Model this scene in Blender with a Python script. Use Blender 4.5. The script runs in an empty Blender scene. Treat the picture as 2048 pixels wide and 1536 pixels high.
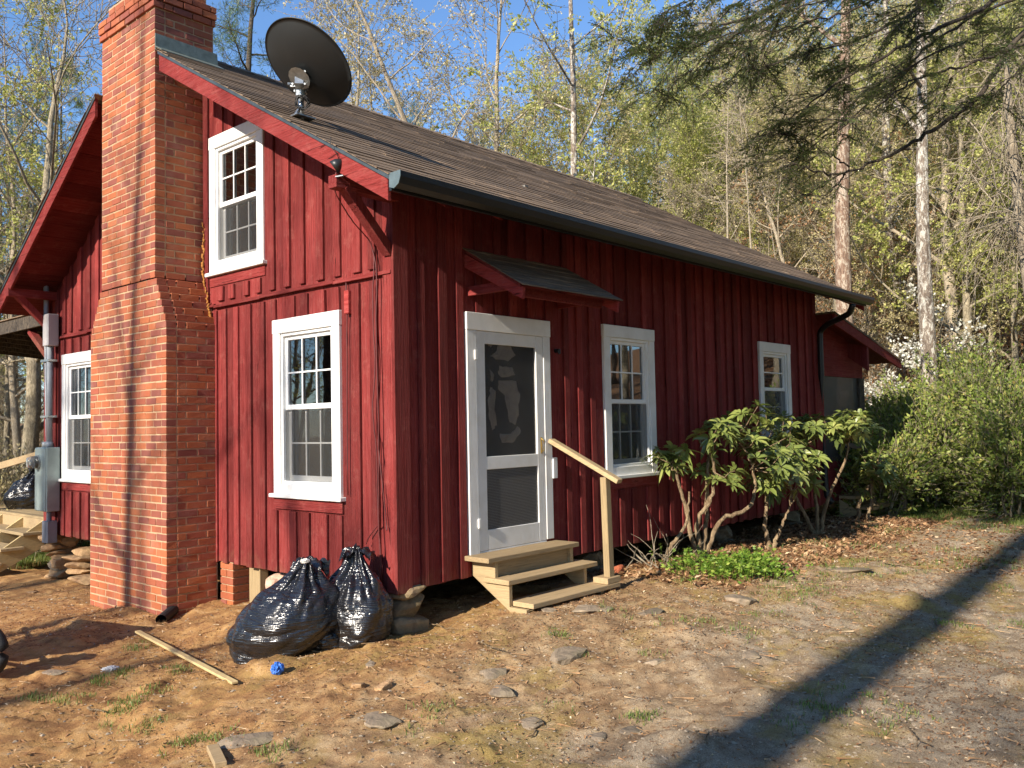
import bpy, bmesh, math, random
import numpy as np
from mathutils import Vector, Matrix
R = math.radians
scene = bpy.context.scene
col = scene.collection

# ------------------------------------------------------------------ camera, sky, sun, exposure
CAM = np.array([-4.465, -5.159, 1.239]); YAW, PITCH, ROLL, FPX = R(41.532), R(2.69), R(-1.154), 1751.4
FW = np.array([math.cos(PITCH)*math.cos(YAW), math.cos(PITCH)*math.sin(YAW), math.sin(PITCH)])
RT = np.array([math.sin(YAW), -math.cos(YAW), 0.0]); UP = np.cross(RT, FW)
RT2 = RT*math.cos(ROLL)+UP*math.sin(ROLL); UP2 = -RT*math.sin(ROLL)+UP*math.cos(ROLL)
cam_d = bpy.data.cameras.new('camera'); cam = bpy.data.objects.new('camera', cam_d); col.objects.link(cam)
cam_d.sensor_width = 36; cam_d.lens = FPX/2048*36; cam_d.clip_start = 0.05; cam_d.clip_end = 1000
cam.matrix_world = Matrix(((RT2[0], UP2[0], -FW[0], CAM[0]), (RT2[1], UP2[1], -FW[1], CAM[1]), (RT2[2], UP2[2], -FW[2], CAM[2]), (0, 0, 0, 1)))
scene.camera = cam

SUN_DIR = Vector((1.0, 0.055, -0.50)).normalized()          # the way the light travels
world = bpy.data.worlds.new('World'); scene.world = world; world.use_nodes = True
nt = world.node_tree; nt.nodes.clear()
sky = nt.nodes.new('ShaderNodeTexSky'); sky.sky_type = 'NISHITA'; sky.sun_disc = False
sky.sun_elevation = math.asin(-SUN_DIR.z); sky.sun_rotation = math.atan2(-SUN_DIR.x, -SUN_DIR.y)
sky.air_density = 1.0; sky.dust_density = 0.0; sky.ozone_density = 6.0
bg = nt.nodes.new('ShaderNodeBackground'); bg.inputs['Strength'].default_value = 0.13
wo = nt.nodes.new('ShaderNodeOutputWorld')
nt.links.new(sky.outputs[0], bg.inputs[0]); nt.links.new(bg.outputs[0], wo.inputs[0])
sl = bpy.data.lights.new('sun', 'SUN'); sl.energy = 5.0; sl.angle = R(0.53); sl.color = (1.0, 0.90, 0.76)
so = bpy.data.objects.new('sun', sl); col.objects.link(so); so.location = (-20, -4, 20)
so.rotation_euler = SUN_DIR.to_track_quat('-Z', 'Y').to_euler()
scene.view_settings.view_transform = 'Standard'; scene.view_settings.look = 'None'
scene.view_settings.gamma = 1; scene.view_settings.use_curve_mapping = False
scene.view_settings.exposure = 0.85
scene.cycles.max_bounces = 8; scene.cycles.transparent_max_bounces = 16
scene.cycles.diffuse_bounces = 3; scene.cycles.glossy_bounces = 3; scene.cycles.caustics_reflective = False; scene.cycles.caustics_refractive = False

def at(px, py, dist):
    """point seen at that place of the 2048x1536 photograph, dist metres ahead"""
    d = FW+RT2*(px-1024)/FPX-UP2*(py-768)/FPX
    return CAM+d*dist
def on(px, py, ax, v):
    d = FW+RT2*(px-1024)/FPX-UP2*(py-768)/FPX
    return CAM+d*((v-CAM[ax])/d[ax])

# ------------------------------------------------------------------ small tools
def tag(o, label=None, cat=None, group=None, kind=None):
    if label: o['label'] = label
    if cat: o['category'] = cat
    if group: o['group'] = group
    if kind: o['kind'] = kind
    return o
def empty(name, loc=(0, 0, 0), label=None, cat=None, group=None, parent=None):
    o = bpy.data.objects.new(name, None); col.objects.link(o); o.location = loc
    o.empty_display_size = 0.2
    if parent: o.parent = parent
    return tag(o, label, cat, group)
def link(name, me, mat, parent=None, loc=None):
    if mat is not None:
        for m in (mat if isinstance(mat, (list, tuple)) else [mat]): me.materials.append(m)
    o = bpy.data.objects.new(name, me); col.objects.link(o)
    if parent is not None: o.parent = parent
    if loc is not None: o.location = loc
    return o
def children(o): return [c for c in o.children]
def copy_tree(o, parent=None):
    c = o.copy(); col.objects.link(c)
    if parent is not None: c.parent = parent
    for ch in children(o): copy_tree(ch, c)
    return c

def mesh_np(name, V, F, rnd=None, smooth=False):
    """V (n,3) array, F (m,k) array of equal-sided faces"""
    V = np.asarray(V, np.float32); F = np.asarray(F, np.int32)
    me = bpy.data.meshes.new(name)
    me.vertices.add(len(V)); me.vertices.foreach_set('co', V.ravel())
    k = F.shape[1]; m = len(F)
    me.loops.add(m*k); me.loops.foreach_set('vertex_index', F.ravel())
    me.polygons.add(m); me.polygons.foreach_set('loop_start', np.arange(0, m*k, k, dtype=np.int32))
    me.polygons.foreach_set('loop_total', np.full(m, k, np.int32))
    me.update(calc_edges=True)
    me.polygons.foreach_set('use_smooth', np.full(m, bool(smooth)))
    if rnd is not None:
        a = me.attributes.new('rnd', 'FLOAT', 'FACE'); a.data.foreach_set('value', np.asarray(rnd, np.float32))
    return me

class MB:
    def __init__(s): s.v = []; s.f = []; s.r = []
    def add(s, vs, fs, r=0.5):
        n = len(s.v); s.v += [tuple(map(float, p)) for p in vs]
        s.f += [tuple(n+i for i in f) for f in fs]; s.r += [r]*len(fs)
        return s
    def box(s, a, b, r=0.5):
        x0, y0, z0 = (min(a[i], b[i]) for i in range(3)); x1, y1, z1 = (max(a[i], b[i]) for i in range(3))
        return s.add([(x0,y0,z0),(x1,y0,z0),(x1,y1,z0),(x0,y1,z0),(x0,y0,z1),(x1,y0,z1),(x1,y1,z1),(x0,y1,z1)],
                     [(0,3,2,1),(4,5,6,7),(0,1,5,4),(1,2,6,5),(2,3,7,6),(3,0,4,7)], r)
    def hexa(s, p, r=0.5):      # eight corners: bottom ring, top ring
        return s.add(p, [(0,3,2,1),(4,5,6,7),(0,1,5,4),(1,2,6,5),(2,3,7,6),(3,0,4,7)], r)
    def beam(s, p, q, w, h, up=(0,0,1), r=0.5):
        p = np.array(p, float); q = np.array(q, float); d = q-p; d /= np.linalg.norm(d)
        a = np.cross(d, np.array(up, float)); a /= np.linalg.norm(a); b = np.cross(a, d)
        a = a*w/2; b = b*h/2
        return s.hexa([p-a-b, p+a-b, p+a+b, p-a+b, q-a-b, q+a-b, q+a+b, q-a+b], r)
    def prism(s, poly, ext, r=0.5):
        n = len(poly); e = np.array(ext, float)
        vs = [np.array(p, float) for p in poly]+[np.array(p, float)+e for p in poly]
        fs = [tuple(range(n))[::-1], tuple(range(n, 2*n))]+[(i, (i+1) % n, n+(i+1) % n, n+i) for i in range(n)]
        return s.add(vs, fs, r)
    def tube(s, pts, rad, n=8, cap=True, r=0.5):
        V, F = tube_np(np.array(pts, float), rad, n)
        base = len(s.v); s.v += [tuple(p) for p in V]; s.f += [tuple(base+i for i in f) for f in F]; s.r += [r]*len(F)
        if cap:
            k = len(pts)
            s.f += [tuple(base+i for i in range(n))[::-1], tuple(base+(k-1)*n+i for i in range(n))]; s.r += [r, r]
        return s
    def build(s, name, mat, parent=None, smooth=False, bevel=0, seg=1, loc=None):
        me = bpy.data.meshes.new(name); me.from_pydata(s.v, [], s.f); me.update()
        a = me.attributes.new('rnd', 'FLOAT', 'FACE'); a.data.foreach_set('value', np.array(s.r, np.float32))
        bm = bmesh.new(); bm.from_mesh(me); bmesh.ops.recalc_face_normals(bm, faces=bm.faces); bm.to_mesh(me); bm.free()
        me.polygons.foreach_set('use_smooth', [bool(smooth)]*len(me.polygons))
        o = link(name, me, mat, parent, loc)
        if bevel:
            m = o.modifiers.new('b', 'BEVEL'); m.width = bevel; m.segments = seg; m.limit_method = 'ANGLE'; m.angle_limit = R(40)
        return o

def tube_np(P, rad, n):
    k = len(P); rad = np.broadcast_to(np.asarray(rad, float), (k,))
    T = np.gradient(P, axis=0); T /= np.linalg.norm(T, axis=1, keepdims=True)+1e-9
    ref = np.array([0.0, 0.0, 1.0]) if abs(T[:, 2].mean()) < 0.8 else np.array([1.0, 0.0, 0.0])
    A = np.cross(T, ref); A /= np.linalg.norm(A, axis=1, keepdims=True)+1e-9; B = np.cross(T, A)
    th = np.arange(n)*2*math.pi/n
    V = P[:, None, :]+rad[:, None, None]*(np.cos(th)[None, :, None]*A[:, None, :]+np.sin(th)[None, :, None]*B[:, None, :])
    i = np.arange(k-1)[:, None]; j = np.arange(n)[None, :]; j2 = (j+1) % n
    F = np.stack([i*n+j, i*n+j2, (i+1)*n+j2, (i+1)*n+j], -1).reshape(-1, 4)
    return V.reshape(-1, 3), F

class NB:
    """collects many tubes / quads as arrays"""
    def __init__(s): s.V = []; s.F = []; s.R = []; s.n = 0
    def put(s, V, F, r=0.5):
        s.V.append(V); s.F.append(F+s.n); s.n += len(V); s.R.append(np.broadcast_to(np.asarray(r, float), (len(F),)))
    def mesh(s, name, smooth=False):
        if not s.V: return mesh_np(name, np.zeros((4, 3)), np.array([[0, 1, 2, 3]]), [0.5])
        return mesh_np(name, np.concatenate(s.V), np.concatenate(s.F), np.concatenate(s.R), smooth)

# value noise for heights and lumps
_rs = np.random.RandomState(5); _T = _rs.rand(64, 64, 64)
def vnoise(P, sc=1.0, off=0.0):
    q = np.asarray(P, float)*sc+off; i = np.floor(q).astype(int); f = q-i; f = f*f*(3-2*f); i &= 63; j = (i+1) & 63
    def g(a, b, c): return _T[a, b, c]
    x0, y0, z0 = i[..., 0], i[..., 1], i[..., 2]; x1, y1, z1 = j[..., 0], j[..., 1], j[..., 2]; fx, fy, fz = f[..., 0], f[..., 1], f[..., 2]
    return ((g(x0,y0,z0)*(1-fx)+g(x1,y0,z0)*fx)*(1-fy)+(g(x0,y1,z0)*(1-fx)+g(x1,y1,z0)*fx)*fy)*(1-fz) + \
           ((g(x0,y0,z1)*(1-fx)+g(x1,y0,z1)*fx)*(1-fy)+(g(x0,y1,z1)*(1-fx)+g(x1,y1,z1)*fx)*fy)*fz
def fbm(P, sc, o=4, off=0.0):
    r = 0; a = 1.0; t = 0
    for k in range(o): r = r+a*(vnoise(P, sc*2**k, off+k*7.3)-0.5); t += a; a *= 0.5
    return r/t

# ------------------------------------------------------------------ materials
def mat(name):
    m = bpy.data.materials.new(name); m.use_nodes = True; n = m.node_tree.nodes; n.clear()
    out = n.new('ShaderNodeOutputMaterial'); b = n.new('ShaderNodeBsdfPrincipled'); m.node_tree.links.new(b.outputs[0], out.inputs[0])
    return m, m.node_tree, b, out
def N(nt, typ, **kw):
    x = nt.nodes.new(typ)
    for k, v in kw.items(): setattr(x, k, v)
    return x
def L(nt, a, b): nt.links.new(a, b)
def coords(nt, scale=(1, 1, 1), kind='Object'):
    tc = N(nt, 'ShaderNodeTexCoord'); mp = N(nt, 'ShaderNodeMapping'); mp.inputs['Scale'].default_value = scale
    L(nt, tc.outputs[kind], mp.inputs[0]); return mp.outputs[0]
def noise(nt, vec, sc, det=6, rough=0.6, dist=0.0):
    x = N(nt, 'ShaderNodeTexNoise'); x.inputs['Scale'].default_value = sc; x.inputs['Detail'].default_value = det
    x.inputs['Roughness'].default_value = rough; x.inputs['Distortion'].default_value = dist
    L(nt, vec, x.inputs['Vector']); return x.outputs['Fac']
def ramp(nt, fac, stops):
    x = N(nt, 'ShaderNodeValToRGB'); e = x.color_ramp.elements
    while len(e) > 1: e.remove(e[0])
    e[0].position = stops[0][0]; e[0].color = (*stops[0][1], 1)
    for p, c in stops[1:]:
        q = e.new(p); q.color = (*c, 1)
    L(nt, fac, x.inputs[0]); return x.outputs[0]
def mix(nt, fac, a, b, mode='MIX'):
    x = N(nt, 'ShaderNodeMix', data_type='RGBA', blend_type=mode)
    for s, v in ((0, fac), (6, a), (7, b)):
        if isinstance(v, (int, float)): x.inputs[s].default_value = v
        elif isinstance(v, tuple): x.inputs[s].default_value = (*v, 1)
        else: L(nt, v, x.inputs[s])
    return x.outputs[2]
def mth(nt, op, a, b=0.0, c=0.0, clamp=False):
    x = N(nt, 'ShaderNodeMath', operation=op, use_clamp=clamp)
    for s, v in ((0, a), (1, b), (2, c)):
        if isinstance(v, (int, float)): x.inputs[s].default_value = v
        else: L(nt, v, x.inputs[s])
    return x.outputs[0]
def bump(nt, h, b, strength=0.5, dist=0.01, prev=None):
    x = N(nt, 'ShaderNodeBump'); x.inputs['Strength'].default_value = strength; x.inputs['Distance'].default_value = dist
    L(nt, h, x.inputs['Height'])
    if prev is not None: L(nt, prev, x.inputs['Normal'])
    if b is not None: L(nt, x.outputs[0], b.inputs['Normal'])
    return x.outputs[0]
def attr(nt, name='rnd'):
    x = N(nt, 'ShaderNodeAttribute'); x.attribute_name = name; return x.outputs['Fac']

def m_simple(name, c, rough=0.6, metal=0.0, var=0.15, sc=8.0, bmp=0.1):
    m, nt, b, _ = mat(name); v = coords(nt)
    f = noise(nt, v, sc, 5)
    c2 = tuple(max(0, x*(1-var)) for x in c); c3 = tuple(min(1, x*(1+var)) for x in c)
    L(nt, ramp(nt, f, [(0.3, c2), (0.7, c3)]), b.inputs['Base Color'])
    b.inputs['Roughness'].default_value = rough; b.inputs['Metallic'].default_value = metal
    if bmp: bump(nt, noise(nt, v, sc*6, 4), b, bmp, 0.01)
    return m

def m_redwood(name, base=(0.245, 0.036, 0.033), grain=(26, 26, 1.1)):
    """red stained rough-sawn boards: grain runs along the small scale axis"""
    m, nt, b, _ = mat(name); v = coords(nt, grain); vo = coords(nt)
    g = noise(nt, v, 3.0, 8, 0.65, 0.6); big = noise(nt, vo, 1.3, 5, 0.6); r = attr(nt)
    wx = N(nt, 'ShaderNodeVectorMath', operation='ADD'); cmb = N(nt, 'ShaderNodeCombineXYZ')
    L(nt, mth(nt, 'MULTIPLY', r, 37.0), cmb.inputs[0]); L(nt, mth(nt, 'MULTIPLY', r, 11.0), cmb.inputs[2]); L(nt, v, wx.inputs[0]); L(nt, cmb.outputs[0], wx.inputs[1])
    g2 = noise(nt, wx.outputs[0], 1.6, 7, 0.7, 1.2)
    dark = tuple(x*0.48 for x in base); lite = (min(1, base[0]*1.12), base[1]*1.6, base[2]*1.6)
    c = ramp(nt, g2, [(0.28, dark), (0.46, base), (0.62, lite), (0.8, base)])
    c = mix(nt, mth(nt, 'MULTIPLY', ramp(nt, big, [(0.35, (0, 0, 0)), (0.7, (1, 1, 1))]), 0.6), c, tuple(x*0.5 for x in base))
    wn = noise(nt, vo, 7.0, 6, 0.75); c = mix(nt, mth(nt, 'MULTIPLY', ramp(nt, wn, [(0.54, (0, 0, 0)), (0.75, (1, 1, 1))]), 0.4), c, (0.38, 0.135, 0.11))
    hs = N(nt, 'ShaderNodeHueSaturation'); L(nt, c, hs.inputs['Color']); L(nt, mth(nt, 'MULTIPLY_ADD', r, 0.62, 0.66), hs.inputs['Value'])
    ck = ramp(nt, noise(nt, coords(nt, tuple(q*1.6 for q in grain)), 1.5, 4, 0.55, 0.8), [(0.315, (0, 0, 0)), (0.35, (1, 1, 1))]); cc = mix(nt, ck, tuple(x*0.22 for x in base), hs.outputs[0])
    sz_ = N(nt, 'ShaderNodeSeparateXYZ'); L(nt, vo, sz_.inputs[0])
    mud = mth(nt, 'MULTIPLY', ramp(nt, mth(nt, 'MULTIPLY_ADD', sz_.outputs[2], -2.2, mth(nt, 'MULTIPLY_ADD', noise(nt, vo, 5.0, 6, 0.7), 1.3, -0.15)), [(0.35, (0, 0, 0)), (0.75, (1, 1, 1))]), 0.4)
    cc = mix(nt, mud, cc, (0.24, 0.12, 0.07))
    L(nt, cc, b.inputs['Base Color'])
    vk = N(nt, 'ShaderNodeTexVoronoi', feature='F1'); vk.inputs['Scale'].default_value = 1.0
    L(nt, coords(nt, (6.5, 6.5, 1.7)), vk.inputs['Vector'])
    kn = ramp(nt, vk.outputs['Distance'], [(0.0, (0, 0, 0)), (0.085, (1, 1, 1))])
    b.inputs['Roughness'].default_value = 0.72; b.inputs['Specular IOR Level'].default_value = 0.12
    n1 = bump(nt, g, None, 1.0, 0.02); n2 = bump(nt, kn, None, 0.5, 0.008, n1); bump(nt, noise(nt, vo, 120, 3), b, 0.25, 0.003, n2)
    return m
RED = m_redwood('red_stain_vertical'); REDX = m_redwood('red_stain_along_x', grain=(1.1, 26, 26)); REDY = m_redwood('red_stain_along_y', grain=(26, 1.1, 26))
REDTRIM = m_redwood('red_stain_trim', base=(0.30, 0.042, 0.038), grain=(14, 1.0, 14))

def m_lumber(name, base, grain):
    m, nt, b, _ = mat(name); v = coords(nt, grain); g = noise(nt, v, 2.2, 8, 0.6, 1.4); vo = coords(nt); big = noise(nt, vo, 3.0, 4)
    c = ramp(nt, g, [(0.25, tuple(x*0.45 for x in base)), (0.45, tuple(x*0.85 for x in base)), (0.6, base), (0.8, tuple(min(1, x*1.2) for x in base))])
    c = mix(nt, mth(nt, 'MULTIPLY', big, 0.45), c, (base[0]*0.6, base[1]*0.62, base[2]*0.65))
    hs = N(nt, 'ShaderNodeHueSaturation'); L(nt, c, hs.inputs['Color']); L(nt, mth(nt, 'MULTIPLY_ADD', attr(nt), 0.4, 0.8), hs.inputs['Value'])
    L(nt, hs.outputs[0], b.inputs['Base Color']); b.inputs['Roughness'].default_value = 0.75
    bump(nt, g, b, 0.45, 0.006); return m
LUMX = m_lumber('pine_lumber_x', (0.42, 0.30, 0.16), (1.2, 22, 22)); LUMZ = m_lumber('pine_lumber_z', (0.40, 0.29, 0.15), (22, 22, 1.2))
LUMY = m_lumber('pine_lumber_y', (0.44, 0.32, 0.17), (22, 1.2, 22)); OLDWOOD = m_lumber('old_wood', (0.20, 0.14, 0.09), (3, 3, 20))
NEWWOOD = m_lumber('new_wood', (0.62, 0.46, 0.22), (4, 4, 20))

def m_white():
    m, nt, b, _ = mat('white_paint'); v = coords(nt)
    f = noise(nt, v, 5, 6); f2 = noise(nt, coords(nt, (30, 30, 2)), 2.5, 6)
    c = ramp(nt, f, [(0.3, (0.70, 0.69, 0.65)), (0.6, (0.80, 0.795, 0.77))])
    c = mix(nt, mth(nt, 'MULTIPLY', ramp(nt, noise(nt, v, 22, 6, 0.8), [(0.66, (0, 0, 0)), (0.72, (1, 1, 1))]), 0.35), c, (0.45, 0.42, 0.36))
    L(nt, c, b.inputs['Base Color']); b.inputs['Roughness'].default_value = 0.42
    n1 = bump(nt, f2, None, 0.3, 0.004); bump(nt, noise(nt, v, 90, 3), b, 0.15, 0.002, n1); return m
WHITE = m_white()
VINYL = m_simple('white_vinyl', (0.82, 0.82, 0.80), 0.32, 0, 0.02, 10, 0.0)

def m_glass():
    m, nt, b, out = mat('window_glass'); v = coords(nt)
    nt.nodes.remove(b)
    gl = N(nt, 'ShaderNodeBsdfGlossy'); gl.inputs['Roughness'].default_value = 0.015; gl.inputs['Color'].default_value = (0.9, 0.93, 0.95, 1)
    tr = N(nt, 'ShaderNodeBsdfTransparent'); tr.inputs['Color'].default_value = (0.5, 0.54, 0.5, 1)
    fr = N(nt, 'ShaderNodeFresnel'); fr.inputs['IOR'].default_value = 1.9
    bp_ = N(nt, 'ShaderNodeBump'); bp_.inputs['Strength'].default_value = 0.06; bp_.inputs['Distance'].default_value = 0.02
    L(nt, noise(nt, v, 1.7, 2), bp_.inputs['Height']); L(nt, bp_.outputs[0], gl.inputs['Normal'])
    mx = N(nt, 'ShaderNodeMixShader'); L(nt, mth(nt, 'MULTIPLY_ADD', fr.outputs[0], 1.1, 0.05, True), mx.inputs[0]); L(nt, tr.outputs[0], mx.inputs[1]); L(nt, gl.outputs[0], mx.inputs[2])
    L(nt, mx.outputs[0], out.inputs[0]); return m
GLASS = m_glass()
def m_screen(name, c, op, weave=0):
    m, nt, b, out = mat(name)
    b.inputs['Base Color'].default_value = (*c, 1); b.inputs['Roughness'].default_value = 0.6
    tr = N(nt, 'ShaderNodeBsdfTransparent'); mx = N(nt, 'ShaderNodeMixShader')
    if weave:
        vec = coords(nt); sp = N(nt, 'ShaderNodeSeparateXYZ'); L(nt, vec, sp.inputs[0])
        fs = []
        for k in (0, 2):
            w = mth(nt, 'FRACT', mth(nt, 'MULTIPLY', sp.outputs[k], weave)); fs.append(mth(nt, 'LESS_THAN', w, 0.38))
        f = mth(nt, 'MAXIMUM', fs[0], fs[1]); L(nt, mth(nt, 'MULTIPLY_ADD', f, 0.75, op*0.3, True), mx.inputs[0])
    else: mx.inputs[0].default_value = op
    L(nt, tr.outputs[0], mx.inputs[1]); L(nt, b.outputs[0], mx.inputs[2]); L(nt, mx.outputs[0], out.inputs[0]); return m
SCREEN = m_screen('insect_screen', (0.05, 0.05, 0.047), 0.30); DOORSCREEN = m_screen('door_screen', (0.07, 0.068, 0.065), 0.30)
HARDCLOTH = m_screen('wire_cloth', (0.16, 0.155, 0.15), 0.1, 75.0)
INTERIOR = m_simple('dark_interior', (0.035, 0.032, 0.03), 0.9, 0, 0.2, 2, 0)
ROOMWALL = m_simple('room_wall', (0.20, 0.19, 0.17), 0.9, 0, 0.1, 2, 0)
DARKMETAL = m_simple('black_gutter', (0.012, 0.013, 0.014), 0.4, 0, 0.3, 6, 0.05)
GREYMETAL = m_simple('grey_painted_steel', (0.27, 0.33, 0.32), 0.42, 0.3, 0.12, 9, 0.05)
CONDUIT = m_simple('grey_pvc', (0.27, 0.29, 0.31), 0.45, 0, 0.12, 9, 0.02)
GALV = m_simple('galvanised_steel', (0.42, 0.43, 0.42), 0.35, 0.85, 0.25, 25, 0.1)
FLASH = m_simple('old_flashing', (0.22, 0.25, 0.21), 0.5, 0.5, 0.3, 14, 0.3)
ENDCAP = m_simple('gutter_end', (0.12, 0.16, 0.17), 0.4, 0.3, 0.15, 20, 0.05)
CABLE = m_simple('black_cable', (0.015, 0.014, 0.014), 0.5, 0, 0.2, 9, 0)
REDCABLE = m_simple('painted_cable', (0.10, 0.015, 0.014), 0.55, 0, 0.3, 9, 0)
DISHM = m_simple('dish_dark_grey', (0.016, 0.018, 0.019), 0.42, 0, 0.12, 3, 0.02)
BRASS = m_simple('brass', (0.55, 0.38, 0.12), 0.35, 0.9, 0.2, 20, 0)
FOAM = m_simple('orange_foam', (0.40, 0.17, 0.03), 0.8, 0, 0.3, 30, 0.8)
RUBBER = m_simple('black_rubber', (0.014, 0.014, 0.015), 0.7, 0, 0.3, 20, 0.3)
TRAYM = m_simple('tray_paint', (0.03, 0.10, 0.05), 0.5, 0.2, 0.3, 12, 0.1)
BLUEP = m_simple('blue_film', (0.04, 0.17, 0.62), 0.35, 0, 0.5, 40, 0.4)
WHITEP = m_simple('white_paper', (0.75, 0.73, 0.68), 0.7, 0, 0.2, 40, 0.4)
PINKP = m_simple('crumpled_scraps', (0.55, 0.30, 0.28), 0.6, 0, 0.4, 40, 0.4)

def m_shingle(name, ax):
    m, nt, b, _ = mat(name); v = coords(nt); r = attr(nt)
    st = noise(nt, coords(nt, (0.7, 9, 9) if ax == 0 else (9, 0.7, 9)), 3.0, 8, 0.75, 0.3)
    sp = noise(nt, v, 160, 3, 0.7); big = noise(nt, coords(nt, (0.35, 1.2, 1.2)), 1.6, 6, 0.6, 0.8)
    c = ramp(nt, st, [(0.30, (0.045, 0.026, 0.015)), (0.44, (0.15, 0.095, 0.055)), (0.56, (0.30, 0.20, 0.122)), (0.72, (0.46, 0.335, 0.22))])
    c = mix(nt, mth(nt, 'MULTIPLY', r, 0.5), c, (0.10, 0.072, 0.05))
    c = mix(nt, mth(nt, 'MULTIPLY', ramp(nt, big, [(0.42, (0, 0, 0)), (0.62, (1, 1, 1))]), 0.55), c, (0.06, 0.038, 0.024))
    c = mix(nt, mth(nt, 'MULTIPLY', ramp(nt, sp, [(0.4, (0, 0, 0)), (0.65, (1, 1, 1))]), 0.2), c, (0.36, 0.28, 0.19))
    c = mix(nt, mth(nt, 'MULTIPLY', ramp(nt, noise(nt, v, 14, 5, 0.8), [(0.63, (0, 0, 0)), (0.7, (1, 1, 1))]), 0.6), c, (0.07, 0.075, 0.02))
    L(nt, c, b.inputs['Base Color']); b.inputs['Roughness'].default_value = 0.92
    bump(nt, mth(nt, 'ADD', sp, st), b, 0.6, 0.008); return m
SHINGLE = m_shingle('asphalt_shingle', 0)

def m_brick():
    m, nt, b, _ = mat('red_brick'); r = attr(nt); v = coords(nt); f = noise(nt, v, 45, 5, 0.7); st = noise(nt, v, 5, 5, 0.6)
    c = ramp(nt, r, [(0.0, (0.20, 0.06, 0.045)), (0.15, (0.25, 0.065, 0.045)), (0.3, (0.33, 0.085, 0.04)), (0.6, (0.38, 0.105, 0.036)), (0.85, (0.45, 0.135, 0.042)), (1.0, (0.33, 0.08, 0.042))])
    c = mix(nt, mth(nt, 'MULTIPLY', f, 0.5), c, (0.23, 0.065, 0.035))
    c = mix(nt, mth(nt, 'MULTIPLY', ramp(nt, st, [(0.5, (0, 0, 0)), (0.75, (1, 1, 1))]), 0.35), c, (0.33, 0.20, 0.15))
    c = mix(nt, mth(nt, 'MULTIPLY', ramp(nt, noise(nt, coords(nt, (1, 1, .35)), 2.3, 5), [(0.52, (0, 0, 0)), (0.7, (1, 1, 1))]), 0.5), c, (0.13, 0.045, 0.035))
    L(nt, c, b.inputs['Base Color']); b.inputs['Roughness'].default_value = 0.85
    n1 = bump(nt, f, None, 0.6, 0.006); bump(nt, noise(nt, v, 200, 3), b, 0.3, 0.002, n1); return m
BRICK = m_brick()
MORTAR = m_simple('mortar', (0.44, 0.29, 0.17), 0.95, 0, 0.22, 12, 0.6)
def m_stone(name, a, bcol, moss=0.3):
    m, nt, b, _ = mat(name); v = coords(nt); f = noise(nt, v, 9, 8, 0.65, 0.7)
    c = ramp(nt, f, [(0.3, a), (0.55, bcol), (0.75, tuple(min(1, x*1.35) for x in bcol))])
    c = mix(nt, mth(nt, 'MULTIPLY', ramp(nt, noise(nt, v, 3.5, 5), [(0.5, (0, 0, 0)), (0.66, (1, 1, 1))]), moss), c, (0.10, 0.11, 0.035))
    hs = N(nt, 'ShaderNodeHueSaturation'); L(nt, c, hs.inputs['Color']); L(nt, mth(nt, 'MULTIPLY_ADD', attr(nt), 0.5, 0.75), hs.inputs['Value'])
    L(nt, hs.outputs[0], b.inputs['Base Color']); b.inputs['Roughness'].default_value = 0.9
    bump(nt, f, b, 0.9, 0.02); return m
STONE = m_stone('field_stone', (0.12, 0.095, 0.065), (0.29, 0.22, 0.15)); ORSTONE = m_stone('tan_stone', (0.22, 0.12, 0.06), (0.45, 0.28, 0.14), 0.15)
PEB = m_stone('pebbles', (0.18, 0.135, 0.095), (0.33, 0.265, 0.19), 0.05)

def m_bag():
    m, nt, b, _ = mat('black_plastic_film'); v = coords(nt)
    b.inputs['Base Color'].default_value = (0.011, 0.011, 0.013, 1); b.inputs['Specular IOR Level'].default_value = 0.9
    L(nt, ramp(nt, noise(nt, v, 5, 5, 0.6), [(0.35, (0.16,)*3), (0.7, (0.34,)*3)]), b.inputs['Roughness'])
    # long pulled creases: stretched, distorted ridges
    a = noise(nt, coords(nt, (1.8, 1.8, 17)), 1.3, 3, 0.5, 1.2); r1 = mth(nt, 'ABSOLUTE', mth(nt, 'SUBTRACT', a, 0.5)); n1 = bump(nt, mth(nt, 'POWER', r1, 0.6), None, 0.38, 0.05)
    a2 = noise(nt, coords(nt, (7, 7, 3.0)), 1.6, 3, 0.5, 2.0); r2 = mth(nt, 'ABSOLUTE', mth(nt, 'SUBTRACT', a2, 0.5)); bump(nt, mth(nt, 'POWER', r2, 0.6), b, 0.16, 0.02, n1)
    return m
BAG = m_bag()

def m_leaf(name, stops, transl=0.35, rough=0.5, spec=0.4):
    m, nt, b, out = mat(name); c = ramp(nt, attr(nt), stops); L(nt, c, b.inputs['Base Color'])
    b.inputs['Roughness'].default_value = rough; b.inputs['Specular IOR Level'].default_value = spec
    if transl:
        t = N(nt, 'ShaderNodeBsdfTranslucent'); L(nt, c, t.inputs['Color']); mx = N(nt, 'ShaderNodeMixShader'); mx.inputs[0].default_value = transl
        L(nt, b.outputs[0], mx.inputs[1]); L(nt, t.outputs[0], mx.inputs[2]); L(nt, mx.outputs[0], out.inputs[0])
    return m
LF_SPRING = m_leaf('spring_leaf', [(0, (0.28, 0.33, 0.07)), (0.5, (0.56, 0.58, 0.16)), (1, (0.74, 0.68, 0.32))], 0.5)
LF_OLIVE = m_leaf('budding_leaf', [(0, (0.32, 0.27, 0.11)), (0.6, (0.58, 0.50, 0.23)), (1, (0.72, 0.62, 0.38))], 0.35)
LF_BUD = m_leaf('pale_bud', [(0, (0.30, 0.24, 0.14)), (0.6, (0.52, 0.46, 0.30)), (1, (0.68, 0.63, 0.48))], 0.3)
LF_PINE = m_leaf('pine_needle', [(0, (0.04, 0.08, 0.022)), (0.6, (0.10, 0.165, 0.045)), (1, (0.22, 0.25, 0.07))], 0.25)
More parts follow.
